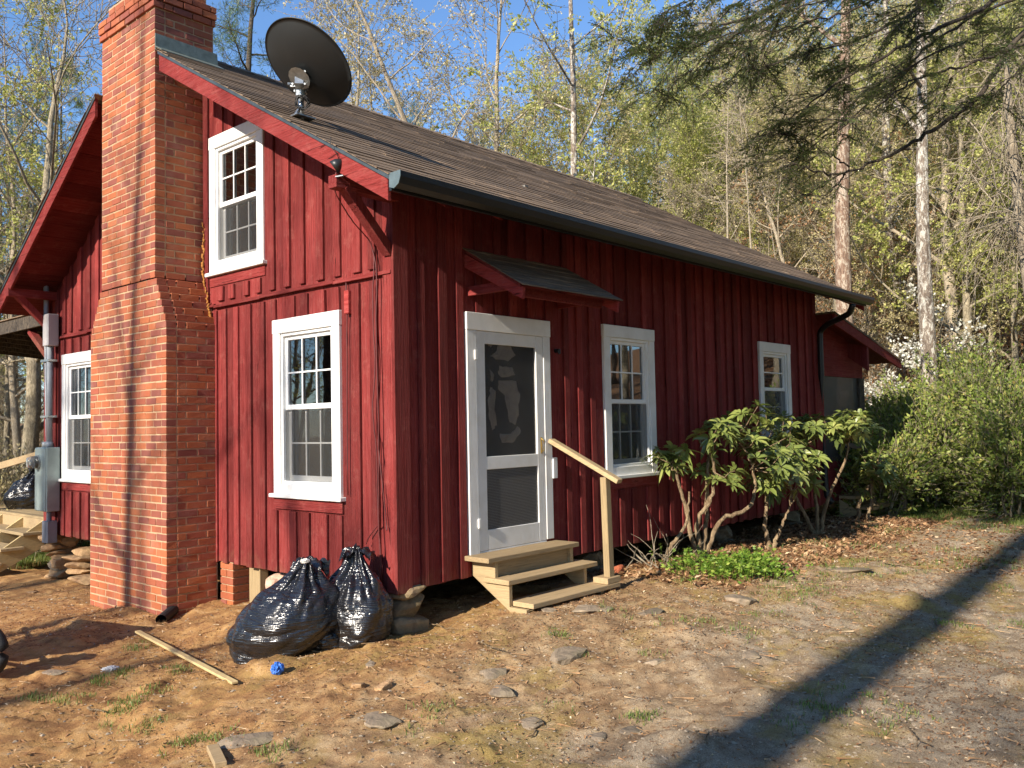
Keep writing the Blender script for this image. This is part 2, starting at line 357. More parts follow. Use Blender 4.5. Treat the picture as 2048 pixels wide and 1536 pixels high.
LF_HEM = m_leaf('hemlock_needle', [(0, (0.05, 0.08, 0.025)), (0.6, (0.12, 0.165, 0.05)), (1, (0.25, 0.27, 0.09))], 0.4)
LF_BROWN = m_leaf('dry_leaf', [(0, (0.22, 0.10, 0.04)), (0.5, (0.42, 0.22, 0.10)), (1, (0.60, 0.38, 0.20))], 0.35)
LF_WHITE = m_leaf('white_bract', [(0, (0.62, 0.62, 0.50)), (1, (0.85, 0.84, 0.78))], 0.3)
LF_HEDGE = m_leaf('hedge_leaf', [(0, (0.08, 0.13, 0.02)), (0.5, (0.24, 0.31, 0.06)), (0.9, (0.42, 0.46, 0.12)), (1, (0.52, 0.40, 0.13))], 0.35)
LF_RHO = m_leaf('rhododendron_leaf', [(0, (0.08, 0.11, 0.03)), (0.5, (0.20, 0.25, 0.06)), (0.85, (0.36, 0.38, 0.11)), (1, (0.45, 0.43, 0.10))], 0.2, 0.36, 0.6)
LF_COVER = m_leaf('bright_ground_leaf', [(0, (0.08, 0.16, 0.02)), (0.6, (0.22, 0.36, 0.045)), (1, (0.42, 0.50, 0.10))], 0.4)
LF_GRASS = m_leaf('grass_blade', [(0, (0.07, 0.13, 0.02)), (0.6, (0.17, 0.25, 0.05)), (1, (0.36, 0.33, 0.12))], 0.35)
LF_LITTER = m_leaf('leaf_litter', [(0, (0.10, 0.05, 0.025)), (0.4, (0.25, 0.13, 0.065)), (0.85, (0.42, 0.25, 0.13)), (0.97, (0.56, 0.40, 0.24)), (1, (0.70, 0.58, 0.40))], 0.1, 0.8, 0.2)
def m_bark(name, a, bcol, patch=None):
    m, nt, b, _ = mat(name); v = coords(nt, (9, 9, 3)); f = noise(nt, v, 3.0, 9, 0.75, 1.0)
    c = ramp(nt, f, [(0.33, tuple(x*0.6 for x in a)), (0.45, a), (0.62, bcol)])
    if patch:
        c = mix(nt, ramp(nt, noise(nt, coords(nt, (5, 5, 2.6)), 2.2, 7, 0.75, 0.8), [(0.5, (0, 0, 0)), (0.55, (1, 1, 1))]), c, patch)
        c = mix(nt, ramp(nt, noise(nt, coords(nt, (2.2, 2.2, .9)), 1.7, 5, 0.7, 0.5), [(0.52, (0, 0, 0)), (0.62, (.75,)*3)]), c, tuple(x*0.7 for x in a))
    L(nt, c, b.inputs['Base Color']); b.inputs['Roughness'].default_value = 0.9; bump(nt, f, b, 1.0, 0.04); return m
BK_GREY = m_bark('grey_bark', (0.23, 0.19, 0.125), (0.52, 0.44, 0.30)); BK_PALE = m_bark('pale_bark', (0.30, 0.24, 0.165), (0.60, 0.52, 0.38), (0.42, 0.35, 0.25))
BK_RED = m_bark('flaky_red_bark', (0.20, 0.12, 0.08), (0.38, 0.26, 0.18), (0.52, 0.43, 0.33)); BK_SPOT = m_bark('lichen_bark', (0.16, 0.12, 0.09), (0.38, 0.31, 0.24), (0.60, 0.57, 0.49))
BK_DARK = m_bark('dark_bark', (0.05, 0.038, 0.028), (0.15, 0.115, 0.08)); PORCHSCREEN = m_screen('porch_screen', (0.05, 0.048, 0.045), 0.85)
BK_STEM = m_bark('tan_stem', (0.20, 0.13, 0.07), (0.46, 0.34, 0.20))

# ------------------------------------------------------------------ ground
GP = np.array([(-.6,2.6,-.46),(-.6,4.3,-.545),(0,6.75,-.60),(-.5,6.2,-.58),(0,2.3,-.365),(0,0,-.33),(.25,0,-.31),(1,-.9,-.235),(.8,-.3,-.27),(2.3,-.6,-.235),
    (4,-.6,-.27),(6,-.6,-.26),(8,-.6,-.22),(-1.2,-2.2,-.42),(-2.8,-.2,-.50),(-2.2,1.8,-.5),(-4.5,-5.2,-.45),(0,-3.5,-.40),(3,-4,-.36),(10,-3,-.25),(14,0,-.2),(-2,4,-.56),
    (1.5,9,-.8),(0,12,-1.0),(4,3,-.66),(2,2,-.62),(6,4,-.5),(12,8,-.4),(18,-3,-.1),(18,8,-.2),(10,14,-.8),(-8,0,-.5),(-8,8,-.7),(-6,-10,-.4),(6,-10,-.3),(-1,1.2,-.45),(-.3,.9,-.38)])
def hbase(x, y):
    x = np.asarray(x, float); y = np.asarray(y, float)
    d2 = (x[..., None]-GP[:, 0])**2+(y[..., None]-GP[:, 1])**2
    w = 1/(d2+0.12)**1.6
    return (w*GP[:, 2]).sum(-1)/w.sum(-1)
def hill(x, y):
    s = x+0.10*y-15.5; s = np.where(s > 0, s, 0); return 0.36*(np.sqrt(s*s+9)-3)*np.clip(1.0-0.010*np.abs(y-4), 0.2, 1)
def height(x, y):
    x = np.asarray(x, float); y = np.asarray(y, float)
    P = np.stack([x, y, np.zeros_like(x)], -1)
    near = np.exp(-((x-1)**2+(y+1)**2)/260)
    z = hbase(x, y)+hill(x, y)+fbm(P, 0.9, 5)*0.10*near+fbm(P, 4.5, 5, 3.1)*0.040*near+np.abs(fbm(P, 17.0, 2, 6.1))*0.030*near+np.maximum(fbm(P, 11.0, 3, 9.1), 0)*0.075*near+np.maximum(fbm(P, 2.3, 3, 4.4)-.05, 0)*0.20*near+fbm(P, 0.12, 4, 5.0)*1.5*(1-near)
    return z
def gz(x, y): return float(height(np.array([x]), np.array([y]))[0])
def axis_pts(a, b, st, lo, hi):
    core = list(np.arange(a, b, st)); out = []; s = st; p = b
    while p < hi: out.append(p); s *= 1.09; p += s
    out.append(hi); neg = []; s = st; p = a
    while p > lo: s *= 1.09; p -= s; neg.append(max(p, lo))
    return np.array(neg[::-1]+core+out)
gx = axis_pts(-2.6, 6.0, .028, -120, 160); gy = axis_pts(-4.0, 1.6, .028, -120, 160)
X, Y = np.meshgrid(gx, gy, indexing='ij'); Z = height(X, Y)
i = np.arange(len(gx)-1)[:, None]; j = np.arange(len(gy)-1)[None, :]; n = len(gy)
F = np.stack([i*n+j, (i+1)*n+j, (i+1)*n+j+1, i*n+j+1], -1).reshape(-1, 4)
def m_ground():
    m, nt, b, _ = mat('dirt_yard'); v = coords(nt); sp = N(nt, 'ShaderNodeSeparateXYZ'); L(nt, v, sp.inputs[0]); x, y = sp.outputs[0], sp.outputs[1]
    f1 = noise(nt, v, 1.1, 8, 0.65, 0.6); f2 = noise(nt, v, 5.0, 8, 0.7, 0.4); f3 = noise(nt, v, 45, 6, 0.75); f4 = noise(nt, v, 150, 4, 0.8)
    clay = ramp(nt, f2, [(0.3, (0.18, 0.08, 0.032)), (0.45, (0.37, 0.19, 0.075)), (0.56, (0.51, 0.29, 0.11)), (0.72, (0.58, 0.38, 0.20))])
    dirt = ramp(nt, f2, [(0.3, (0.15, 0.085, 0.045)), (0.46, (0.33, 0.21, 0.11)), (0.58, (0.48, 0.33, 0.18)), (0.72, (0.60, 0.46, 0.29))])
    grav = mix(nt, mth(nt, 'MULTIPLY', ramp(nt, f2, [(0.42, (1, 1, 1)), (0.56, (0, 0, 0))]), 0.6), ramp(nt, f4, [(0.3, (0.20, 0.15, 0.10)), (0.5, (0.42, 0.34, 0.24)), (0.75, (0.66, 0.58, 0.45))]), (0.20, 0.135, 0.075))
    moss = ramp(nt, f3, [(0.3, (0.24, 0.16, 0.045)), (0.7, (0.47, 0.34, 0.11))])
    gras = ramp(nt, f3, [(0.3, (0.09, 0.12, 0.03)), (0.7, (0.25, 0.27, 0.08))])
    # clay lies near the house and to its left, gravel on the drive
    w = mth(nt, 'MULTIPLY_ADD', f1, 2.6, mth(nt, 'MULTIPLY_ADD', y, 0.55, mth(nt, 'MULTIPLY', x, -0.16)))
    kc = ramp(nt, w, [(0.0, (0, 0, 0)), (1.0, (1, 1, 1))]); kc = ramp(nt, mth(nt, 'MULTIPLY_ADD', w, 0.5, 0.1, True), [(0.35, (0, 0, 0)), (0.75, (1, 1, 1))])
    c = mix(nt, kc, dirt, clay)
    g = mth(nt, 'ADD', mth(nt, 'MULTIPLY', y, -0.42), mth(nt, 'MULTIPLY_ADD', x, 0.05, mth(nt, 'MULTIPLY_ADD', f1, 2.4, -1.55)))
    c = mix(nt, mth(nt, 'MULTIPLY', ramp(nt, g, [(0.3, (0, 0, 0)), (0.9, (1, 1, 1))]), 0.85), c, grav)
    ms = mth(nt, 'MULTIPLY', ramp(nt, noise(nt, v, 0.9, 6, 0.7, 1.0), [(0.5, (0, 0, 0)), (0.62, (1, 1, 1))]), ramp(nt, mth(nt, 'MULTIPLY_ADD', y, -0.3, 0.4, True), [(0.2, (0, 0, 0)), (0.5, (1, 1, 1))]))
    c = mix(nt, mth(nt, 'MULTIPLY', ms, 0.85), c, moss)
    gr = mth(nt, 'MULTIPLY', ramp(nt, noise(nt, v, 1.3, 7, 0.75, 0.6), [(0.52, (0, 0, 0)), (0.62, (1, 1, 1))]), ramp(nt, mth(nt, 'MULTIPLY_ADD', x, 0.11, -0.35, True), [(0.1, (0, 0, 0)), (0.6, (1, 1, 1))]))
    c = mix(nt, mth(nt, 'MULTIPLY', gr, 0.85), c, gras)
    far = ramp(nt, mth(nt, 'MULTIPLY_ADD', x, 0.25, -3.3, True), [(0.0, (0, 0, 0)), (1, (1, 1, 1))])
    c = mix(nt, far, c, ramp(nt, f2, [(0.3, (0.17, 0.09, 0.045)), (0.6, (0.36, 0.20, 0.10)), (0.8, (0.48, 0.32, 0.18))]))
    c = mix(nt, mth(nt, 'MULTIPLY', ramp(nt, f4, [(0.34, (1, 1, 1)), (0.5, (0, 0, 0))]), 0.65), c, (0.12, 0.07, 0.04))
    c = mix(nt, mth(nt, 'MULTIPLY', ramp(nt, f4, [(0.64, (0, 0, 0)), (0.75, (1, 1, 1))]), 0.5), c, (0.66, 0.56, 0.44))
    L(nt, c, b.inputs['Base Color']); b.inputs['Roughness'].default_value = 0.95; b.inputs['Specular IOR Level'].default_value = 0.2
    n1 = bump(nt, f3, None, 0.7, 0.02); bump(nt, f4, b, 0.7, 0.008, n1); return m
g_me = mesh_np('ground', np.stack([X, Y, Z], -1).reshape(-1, 3), F, smooth=True)
tag(link('ground', g_me, m_ground()), kind='structure')

# ------------------------------------------------------------------ the cabin
cabin = empty('cabin', (0, 0, 0), 'red board and batten cabin with white trimmed windows, brick chimney and brown shingle roof', 'cabin')
rng = random.Random(7)
HX, HY = 8.06, 6.80; RY, RZ = 3.30, 5.20; SR, SLF = 0.567, 0.643
def roof_z(y): return RZ-SR*(RY-y) if y < RY else RZ-SLF*(y-RY)
BELT = 2.46

def spans(z0, z1, holes):
    out = [(z0, z1)]
    for a, b in holes:
        nx = []
        for p, q in out:
            if b <= p or a >= q: nx.append((p, q)); continue
            if a > p: nx.append((p, a))
            if b < q: nx.append((b, q))
        out = nx
    return [(p, q) for p, q in out if q-p > 0.02]

# windows as (u0,u1,z0,z1) of the outer casing
GW = dict(up=(1.76, 2.705, 2.747, 4.13), low=(0.658, 1.619, 0.644, 2.217), left=(5.30, 6.256, 0.655, 2.225))
LW = dict(door=(0.76, 1.865, 0.17, 2.20), mid=(2.729, 3.668, 0.673, 2.24), small=(6.204, 7.142, 1.02, 2.268))
def wall_boards(side):
    """boards (flat) and battens (proud) of one wall; side 'g' = gable x=0, 'l' = long wall y=0"""
    bo, ba = MB(), MB(); r = random.Random(11 if side == 'g' else 23)
    U1 = HY if side == 'g' else HX; wins = GW if side == 'g' else LW
    def P(u, d, z): return (-d, u, z) if side == 'g' else (u, -d, z)
    def boxp(mb, u0, u1, d0, d1, z0, z1, rr, slope=False):
        if slope and side == 'g':   # top follows the roof line
            t0, t1 = min(z1, roof_z(u0)-0.16), min(z1, roof_z(u1)-0.16)
            if min(t0, t1) < z0+0.02: return
            sk = r.uniform(-.006, .006) if u1-u0 < .11 else 0
            mb.hexa([P(u0, d0, z0), P(u1, d0, z0), P(u1, d1, z0), P(u0, d1, z0), P(u0+sk, d0, t0), P(u1+sk, d0, t1), P(u1+sk, d1, t1), P(u0+sk, d1, t0)], rr)
        else: mb.box(P(u0, d0, z0), P(u1, d1, z1), rr)
    tiers = [(-0.01, BELT, 0.0), (BELT, 5.4, 0.012)] if side == 'g' else [(-0.01, roof_z(0.0)-0.16, 0.0)]
    for (za, zb, off) in tiers:
        u = 0.0; first = True
        while u < U1-0.02:
            w = r.uniform(.19, .27); u2 = min(U1, u+w)
            if U1-u2 < .08: u2 = U1
            holes = [(c[2]+0.05, c[3]-0.05) for c in wins.values() if c[0]+0.04 < u2 and c[1]-0.04 > u]
            cutu = [c for c in wins.values() if c[0]+0.04 < u2 and c[1]-0.04 > u]
            segs = [(u, u2)]
            # split the board where a window jamb crosses it
            xs = sorted({u, u2, *[min(max(k, u), u2) for c in cutu for k in (c[0]+0.05, c[1]-0.05)]})
            rr = r.random(); dd = r.uniform(0, .004)
            for a, b in zip(xs[:-1], xs[1:]):
                if b-a < .004: continue
                mid = (a+b)/2; hs = [(c[2]+0.05, c[3]-0.05) for c in wins.values() if c[0]+0.05 < mid < c[1]-0.05]
                zlo = za+(r.uniform(-.012, .012) if za < 0 else 0)
                for p, q in spans(zlo, zb, hs): boxp(bo, a, b, -0.03, 0.0+off+dd, p, q, rr, zb > 3 or side == 'g')
            if u > 0.02:   # batten over the joint behind us
                bw = r.uniform(.036, .052); c0 = u+r.uniform(-.008, .008); rr = r.random()
                hs = []
                for c in wins.values():
                    if c[0]-.01 < c0+bw and c[1]+.01 > c0-bw:
                        hs.append((c[2]-0.115 if c is not LW['door'] else c[2]-.02, c[3]+0.0))
                top = zb-(0.05 if zb == BELT else 0)
                for p, q in spans(za+(r.uniform(-.008, .006) if za < 0 else .035), top, hs): boxp(ba, c0-bw, c0+bw, off+.004, off+r.uniform(.024, .03), p, q, rr, True)
            u = u2
    return bo, ba
for side, nm in (('g', 'gable'), ('l', 'long')):
    bo, ba = wall_boards(side)
    bo.build('siding_boards', RED, cabin); ba.build('battens', RED, cabin, bevel=.003)
t = MB()   # belt drip board, corner boards, frieze
yy = 0.0
while yy < HY:
    y2 = min(HY, yy+rng.uniform(.5, 1.2)); dz = rng.uniform(-.008, .008)
    t.hexa([(0, yy, BELT-.02+dz), (0, y2, BELT-.02+dz), (-.043, y2, BELT-.02+dz), (-.043, yy, BELT-.02+dz), (0, yy, BELT+.018+dz), (0, y2, BELT+.018+dz), (-.036, y2, BELT+.010+dz), (-.036, yy, BELT+.010+dz)], rng.random()); yy = y2
t.build('belt_board', REDY, cabin, bevel=.003)
for a, b, r0_ in (((-.030, -.002, -.03), (.0, .10, 3.1), .75), ((-.034, -.032, -.035), (.12, 0-.002, 3.1), .3), ((-.03, HY-.10, -.02), (0, HY+.02, 2.75), .5), ((HX-.1, -.03, -.01), (HX+.02, 0, 3.1), .4)):
    MB().box(a, b, r0_).build('corner_board', RED, cabin, bevel=.003)
t = MB()   # other two walls, floor, ceiling: plain but real
t.box((0, HY-.02, 0), (HX, HY, 2.85), .5); t.box((HX-.02, 0, 0), (HX, HY, 2.85), .4)
t.prism([(HX-.02, 0, 2.85), (HX-.02, HY, 2.85), (HX-.02, RY, RZ-.2)], (.02, 0, 0), .4)
t.build('rear_walls', RED, cabin)
t = MB(); t.box((.04, .04, .02), (HX-.04, HY-.04, .10), .5); t.box((.04, .04, 2.42), (HX-.04, HY-.04, 2.50), .5); t.box((2.6, .04, .1), (2.66, HY-.04, 2.42)); t.box((2.3, .6, 2.5), (2.35, 5.6, 3.7)); t.box((.04, 3.3, .1), (2.6, 3.36, 2.42))
t.build('floors_and_partitions', ROOMWALL, cabin)
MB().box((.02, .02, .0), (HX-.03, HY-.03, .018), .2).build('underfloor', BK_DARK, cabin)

# roof: stepped shingle courses on both slopes
def slope_courses(mb, x0, x1, ytop, ztop, ybot, zbot, exposure, r, seg=0.9, thick=.008):
    Ls = math.hypot(ytop-ybot, ztop-zbot); n_ = int(Ls/exposure); dy, dz = (ybot-ytop)/Ls, (zbot-ztop)/Ls
    ny, nz = -dz, dy
    if nz < 0: ny, nz = -ny, -nz
    for k in range(n_+1):
        a = Ls-k*exposure; bq = max(0, a-exposure-.02)
        if a <= 0.02: break
        xs0 = x0
        ym = ytop+dy*(a+bq)/2
        if 2.66 < ym < 4.02: xs0 = .09 if 2.83 < ym < 3.99 else -.50
        x = xs0-r.uniform(0, .015)
        while x < x1:
            x2 = min(x1, x+r.uniform(.5, 1)*seg); j1 = r.uniform(-.006, .006); th = thick+r.uniform(-.002, .004)
            p0 = (ytop+dy*bq, ztop+dz*bq); p1 = (ytop+dy*(a+j1), ztop+dz*(a+j1))
            mb.hexa([(x, p0[0], p0[1]), (x2, p0[0], p0[1]), (x2, p1[0], p1[1]), (x, p1[0], p1[1]),
                     (x, p0[0]+ny*.002, p0[1]+nz*.002), (x2, p0[0]+ny*.002, p0[1]+nz*.002), (x2, p1[0]+ny*th, p1[1]+nz*th), (x, p1[0]+ny*th, p1[1]+nz*th)], r.random())
            x = x2
FX, BX, OEY = -.60, 8.38, -.655
sh = MB(); slope_courses(sh, FX, BX, RY, RZ, OEY, roof_z(OEY), .13, random.Random(3))
slope_courses(sh, FX, BX, RY, RZ, 7.05, roof_z(7.05), .13, random.Random(4), 2.0)
sh.build('shingle_roof', SHINGLE, cabin)
rc = MB()
for k in range(3, 34):
    x = FX+k*.268; rc.hexa([(x, RY-.13, RZ-.070), (x+.30, RY-.13, RZ-.064), (x+.30, RY, RZ+.014), (x, RY, RZ+.008), (x, RY-.13, RZ-.055), (x+.30, RY-.13, RZ-.05), (x+.30, RY, RZ+.03), (x, RY, RZ+.02)], rng.random())
    rc.hexa([(x, RY+.13, RZ-.080), (x+.30, RY+.13, RZ-.074), (x+.30, RY, RZ+.014), (x, RY, RZ+.008), (x, RY+.13, RZ-.065), (x+.30, RY+.13, RZ-.06), (x+.30, RY, RZ+.03), (x, RY, RZ+.02)], rng.random())
rc.build('ridge_cap', SHINGLE, cabin)
t = MB()     # roof deck boards (seen from below) and rafters
def deck(mb, ya, yb, x0, x1, top, th, r=.5):
    mb.hexa([(x0, ya, roof_z(ya)-top-th), (x1, ya, roof_z(ya)-top-th), (x1, yb, roof_z(yb)-top-th), (x0, yb, roof_z(yb)-top-th), (x0, ya, roof_z(ya)-top), (x1, ya, roof_z(ya)-top), (x1, yb, roof_z(yb)-top), (x0, yb, roof_z(yb)-top)], r)
y = OEY+.01
while y < 7.02:
    y2 = min(y+.19, 7.02)
    if y < RY < y2: y2 = RY
    deck(t, y, y2-.006, .06 if y > 2.58 and y2 < 4.1 else FX+.03, BX-.02, .006, .024, rng.random()); y = y2
t.build('roof_boards', REDX, cabin)
for k in range(15):
    x = .02+k*.6
    for ya, yb in ((OEY+.1, .5), (6.4, 7.0)):
        t = MB(); deck(t, ya, yb, x, x+.045, .031, .12, rng.random()); t.build('rafter', REDX, cabin, bevel=.003)
def rakes(x0, x1, dn, up, segs, name, mat_):
    for ya, yb in segs:
        m_ = MB(); dp = dn if ya < 3 or dn < .1 else dn+.015
        m_.hexa([(x0, ya, roof_z(ya)-dp), (x1, ya, roof_z(ya)-dp), (x1, yb, roof_z(yb)-dp), (x0, yb, roof_z(yb)-dp), (x0, ya, roof_z(ya)+up), (x1, ya, roof_z(ya)+up), (x1, yb, roof_z(yb)+up), (x0, yb, roof_z(yb)+up)], rng.random())
        m_.build(name, mat_, cabin, bevel=.003)
rakes(-.585, -.555, .187, -.008, ((OEY+.03, 2.62), (4.01, 7.02)), 'rake_board', REDTRIM)
rakes(BX-.03, BX, .187, -.008, ((OEY+.03, RY), (RY, 7.02)), 'rake_board', REDTRIM)
rakes(-.597, -.588, .034, .002, ((OEY, 2.63), (4.00, 7.05)), 'drip_edge', m_simple('drip_metal', (.05, .065, .075), .45, .2, .2, 10, .05))
# outlooker beams and diagonal braces
MB().box((-.60, -.075, 2.99), (0, .02, 3.085), .6).build('lookout_beam', REDX, cabin, bevel=.003); MB().box((-.60, 6.40, 2.93), (0, 6.50, 3.03), .5).build('lookout_beam', REDX, cabin, bevel=.003)
for p, q in (((-.50, -.035, 3.02), (-.02, .03, 2.60)), ((-.50, 6.45, 2.97), (-.02, 6.52, 2.52))):
    MB().beam(p, q, .075, .085, up=(0, 1, 0), r=.7).build('brace', RED, cabin, bevel=.003)
# gutter and downspout
g = MB(); prof = [(-.655, 2.965), (-.655, 2.875), (-.70, 2.86), (-.745, 2.885), (-.765, 2.93), (-.765, 2.968), (-.752, 2.968), (-.752, 2.93), (-.735, 2.895), (-.70, 2.873), (-.668, 2.885), (-.668, 2.965)]
gu = empty('gutter', parent=cabin)
g.prism([(FX+.01, a, b) for a, b in prof], (BX-FX+.02, 0, 0)); g.build('gutter_trough', DARKMETAL, gu)
MB().prism([(FX+.004, a, b) for a, b in [(-.652, 2.968), (-.652, 2.872), (-.70, 2.856), (-.748, 2.882), (-.768, 2.93), (-.768, 2.970)]], (.005, 0, 0)).build('end_cap', ENDCAP, gu)
MB().box((FX+.02, OEY-.004, roof_z(OEY)-.105), (BX-.02, OEY+.02, roof_z(OEY)-.012), .3).build('fascia', DARKMETAL, gu)
ds = MB()
pts = [(7.72, -.70, 2.87), (7.72, -.70, 2.80), (7.80, -.62, 2.70), (8.03, -.20, 2.60), (8.10, -.075, 2.52), (8.10, -.07, 2.3), (8.10, -.07, .15), (8.12, -.16, .02)]
P = []
for a, b in zip(pts[:-1], pts[1:]):
    for s_ in np.linspace(0, 1, 6)[:-1]: P.append(np.array(a)*(1-s_)+np.array(b)*s_)
P.append(np.array(pts[-1])); P = np.array(P); P[1:-1] = (P[:-2]+P[1:-1]*2+P[2:])/4
ds.tube(P, .042, 10); ds.build('downspout', DARKMETAL, cabin, smooth=True)

# ---------------------------------------------------------------- windows
def frame_box(mb, P, u0, u1, z0, z1, w, d0, d1, wt=None, wb=None, r=.5):
    wt = w if wt is None else wt; wb = w if wb is None else wb
    mb.box(P(u0, d0, z0), P(u0+w, d1, z1), r); mb.box(P(u1-w, d0, z0), P(u1, d1, z1), r)
    mb.box(P(u0+w, d0, z1-wt), P(u1-w, d1, z1), r); mb.box(P(u0+w, d0, z0), P(u1-w, d1, z0+wb), r)
def window(side, c, cols=3, rows=2, low_grid=True, apron=True):
    P = (lambda u, d, z: (-d, u, z)) if side == 'g' else (lambda u, d, z: (u, -d, z))
    u0, u1, z0, z1 = c; K = .105
    w = empty('window', parent=cabin)
    m = MB(); m.box(P(u0, -.01, z0+.035), P(u0+K, .034, z1-.125)); m.box(P(u1-K, -.01, z0+.035), P(u1, .034, z1-.125))
    m.box(P(u0-.004, -.01, z1-.125), P(u1+.004, .038, z1), .6); m.box(P(u0+K, -.01, z0+.035), P(u1-K, .030, z0+.12), .5)
    m.build('casing', WHITE, w, bevel=.004)
    m = MB(); m.box(P(u0-.035, -.01, z0), P(u1+.035, .065, z0+.035)); m.build('sill', WHITE, w, bevel=.005)
    if apron: m = MB(); m.box(P(u0-.01, 0, z0-.10), P(u1+.01, .026, z0-.004), .7); m.build('apron_board', REDY if side == 'g' else REDX, w, bevel=.003)
    a0, a1, b0, b1 = u0+K, u1-K, z0+.12, z1-.125
    m = MB(); frame_box(m, P, a0, a1, b0, b1, .028, -.09, .018); m.build('frame', VINYL, w, bevel=.003)
    a0 += .028; a1 -= .028; b0 += .028; b1 -= .028; zm = (b0+b1)/2
    def sash(zl, zh, d, grid):
        s = MB(); frame_box(s, P, a0, a1, zl, zh, .036, d-.028, d, .036, .045); so_ = s.build('sash', VINYL, w, bevel=.003)
        if grid:
            g_ = MB(); 
            for k in range(1, cols): u = a0+.036+(a1-a0-.072)*k/cols; g_.box(P(u-.007, d-.015, zl+.04), P(u+.007, d-.004, zh-.03))
            zc = (zl+zh)/2; g_.box(P(a0+.03, d-.016, zc-.007), P(a1-.03, d-.005, zc+.007)); g_.build('muntins', VINYL, so_)
        q = MB(); q.box(P(a0+.03, d-.022, zl+.04), P(a1-.03, d-.019, zh-.03)); q.build('glass', GLASS, so_)
    sash(zm-.015, b1, -.010, True); sash(b0, zm+.02, -.045, low_grid)
    q = MB(); q.box(P(a0+.004, -.004, b0), P(a1-.004, -.003, zm-.02)); q.build('insect_screen', SCREEN, w)
    # reveal so that one never looks into the raw boards
    q = MB(); frame_box(q, P, u0+.05, u1-.05, z0+.05, z1-.05, .05, -.14, -.012); q.build('reveal', ROOMWALL, w)
    return w
window('g', GW['up']); window('g', GW['low']); window('g', GW['left']); window('l', LW['mid']); window('l', LW['small'], cols=1, rows=2)

# ---------------------------------------------------------------- screen door
u0, u1, z0, z1 = LW['door']; P = lambda u, d, z: (u, -d, z)
door = empty('door', parent=cabin)
m = MB(); m.box(P(u0, -.01, z0-.04), P(u0+.115, .036, z1-.15)); m.box(P(u1-.10, -.01, z0+.02), P(u1, .036, z1-.15)); m.box(P(u0-.004, -.01, z1-.15), P(u1+.004, .042, z1), .6)
m.box(P(u0+.115, -.01, z0-.04), P(u1-.10, .03, z0+.012)); m.build('casing', WHITE, door, bevel=.004)
a0, a1, b0, b1 = u0+.118, u1-.103, z0+.015, z1-.153
m = MB(); m.box(P(a0, 0, b0), P(a0+.105, .030, b1)); m.box(P(a1-.10, 0, b0), P(a1, .030, b1)); m.box(P(a0+.105, 0, b1-.105), P(a1-.10, .0295, b1), .6)
m.box(P(a0+.105, 0, b0), P(a1-.10, .0295, b0+.17), .6); m.box(P(a0+.105, 0, b0+.68), P(a1-.10, .0295, b0+.79), .4)
m.build('screen_door_frame', WHITE, door, bevel=.003)
MB().box(P(a0+.10, .012, b0+.785), P(a1-.095, .013, b1-.10)).build('upper_screen', DOORSCREEN, door)
MB().box(P(a0+.10, .012, b0+.165), P(a1-.095, .013, b0+.685)).build('lower_screen', DOORSCREEN, door)
q = MB().box((0, 0, 0), (a1-a0-.205, .001, .52)); q.build('wire_grille', HARDCLOTH, door, loc=(a0+.105, -.020, b0+.167))
MB().box(P(u0+.05, -.16, z0), P(u1-.05, -.13, z1-.05)).build('inner_door', m_simple('inner_door', (.055, .05, .048), .5, 0, .1, 3, .05), door)
# light reflected in the upper screen, built as pale ragged pieces behind it
REFLPATCH = m_simple('pale_reflection', (.50, .42, .34), .4, 0, .2, 12, .6)
def ragged(pts, seed, parent, name):
    r = random.Random(seed); c = np.mean(pts, axis=0); vs = [(c[0], .012, c[1])]; n_ = len(pts)*4; ring = []
    for k in range(n_):
        a, b = np.array(pts[k//4]), np.array(pts[(k//4+1) % len(pts)]); f = (k % 4)/4; p = a*(1-f)+b*f+np.array([r.uniform(-.006, .006), r.uniform(-.006, .006)]); ring.append(p)
    mb = MB(); vs = []
    for s_, dpt in ((1, 0.0), (.6, .012), (.3, .004)):
        for p in ring: q_ = c+(p-c)*s_; vs.append((q_[0], -dpt+r.uniform(-.006, .006), q_[1]))
    vs.append((c[0], -.01, c[1])); fs = []
    for L_ in range(2):
        for k in range(n_): k2 = (k+1) % n_; fs.append((L_*n_+k, L_*n_+k2, (L_+1)*n_+k2, (L_+1)*n_+k))
    for k in range(n_): fs.append((2*n_+k, 2*n_+(k+1) % n_, 3*n_))
    mb.add(vs, fs); return mb.build(name, REFLPATCH, parent, smooth=True, loc=(0, .012, 0))
def dpt(px, py): q_ = on(px, py, 1, 0.03); return (q_[0], q_[2])
for sd, pl in enumerate([[(993,688),(1015,685),(1028,712),(1013,722),(992,720),(978,712),(990,705)], [(974,682),(983,684),(980,694),(974,692)], [(996,732),(1022,735),(1026,750),(1000,756),(993,745)],
        [(976,738),(984,745),(982,765),(978,760)], [(994,760),(1030,762),(1036,790),(1034,830),(1028,850),(1016,845),(1010,815),(1004,782),(992,778)], [(978,775),(988,782),(985,820),(990,850),(983,862),(975,838),(974,800)], [(996,868),(1018,868),(1032,852),(1040,862),(1022,886),(1000,886)]]):
    ragged([dpt(*p) for p in pl], sd, door, 'reflection_patch')
m = MB(); m.box(P(u0+.085, .03, 1.80), P(u0+.118, .048, 1.88)); m.build('hinge', WHITE, door, bevel=.002)
m = MB(); m.box(P(u0+.095, .03, .38), P(u0+.125, .048, .46)); m.build('hinge', WHITE, door, bevel=.002)
m = MB(); hx = a1-.05; m.tube([(hx, -.034, .99), (hx, -.06, 1.005), (hx+.003, -.062, 1.05), (hx, -.06, 1.095), (hx, -.034, 1.11)], .006, 6); m.box((hx-.009, -.036, .975), (hx+.009, -.030, 1.125)); m.build('pull_handle', BRASS, door, smooth=False)
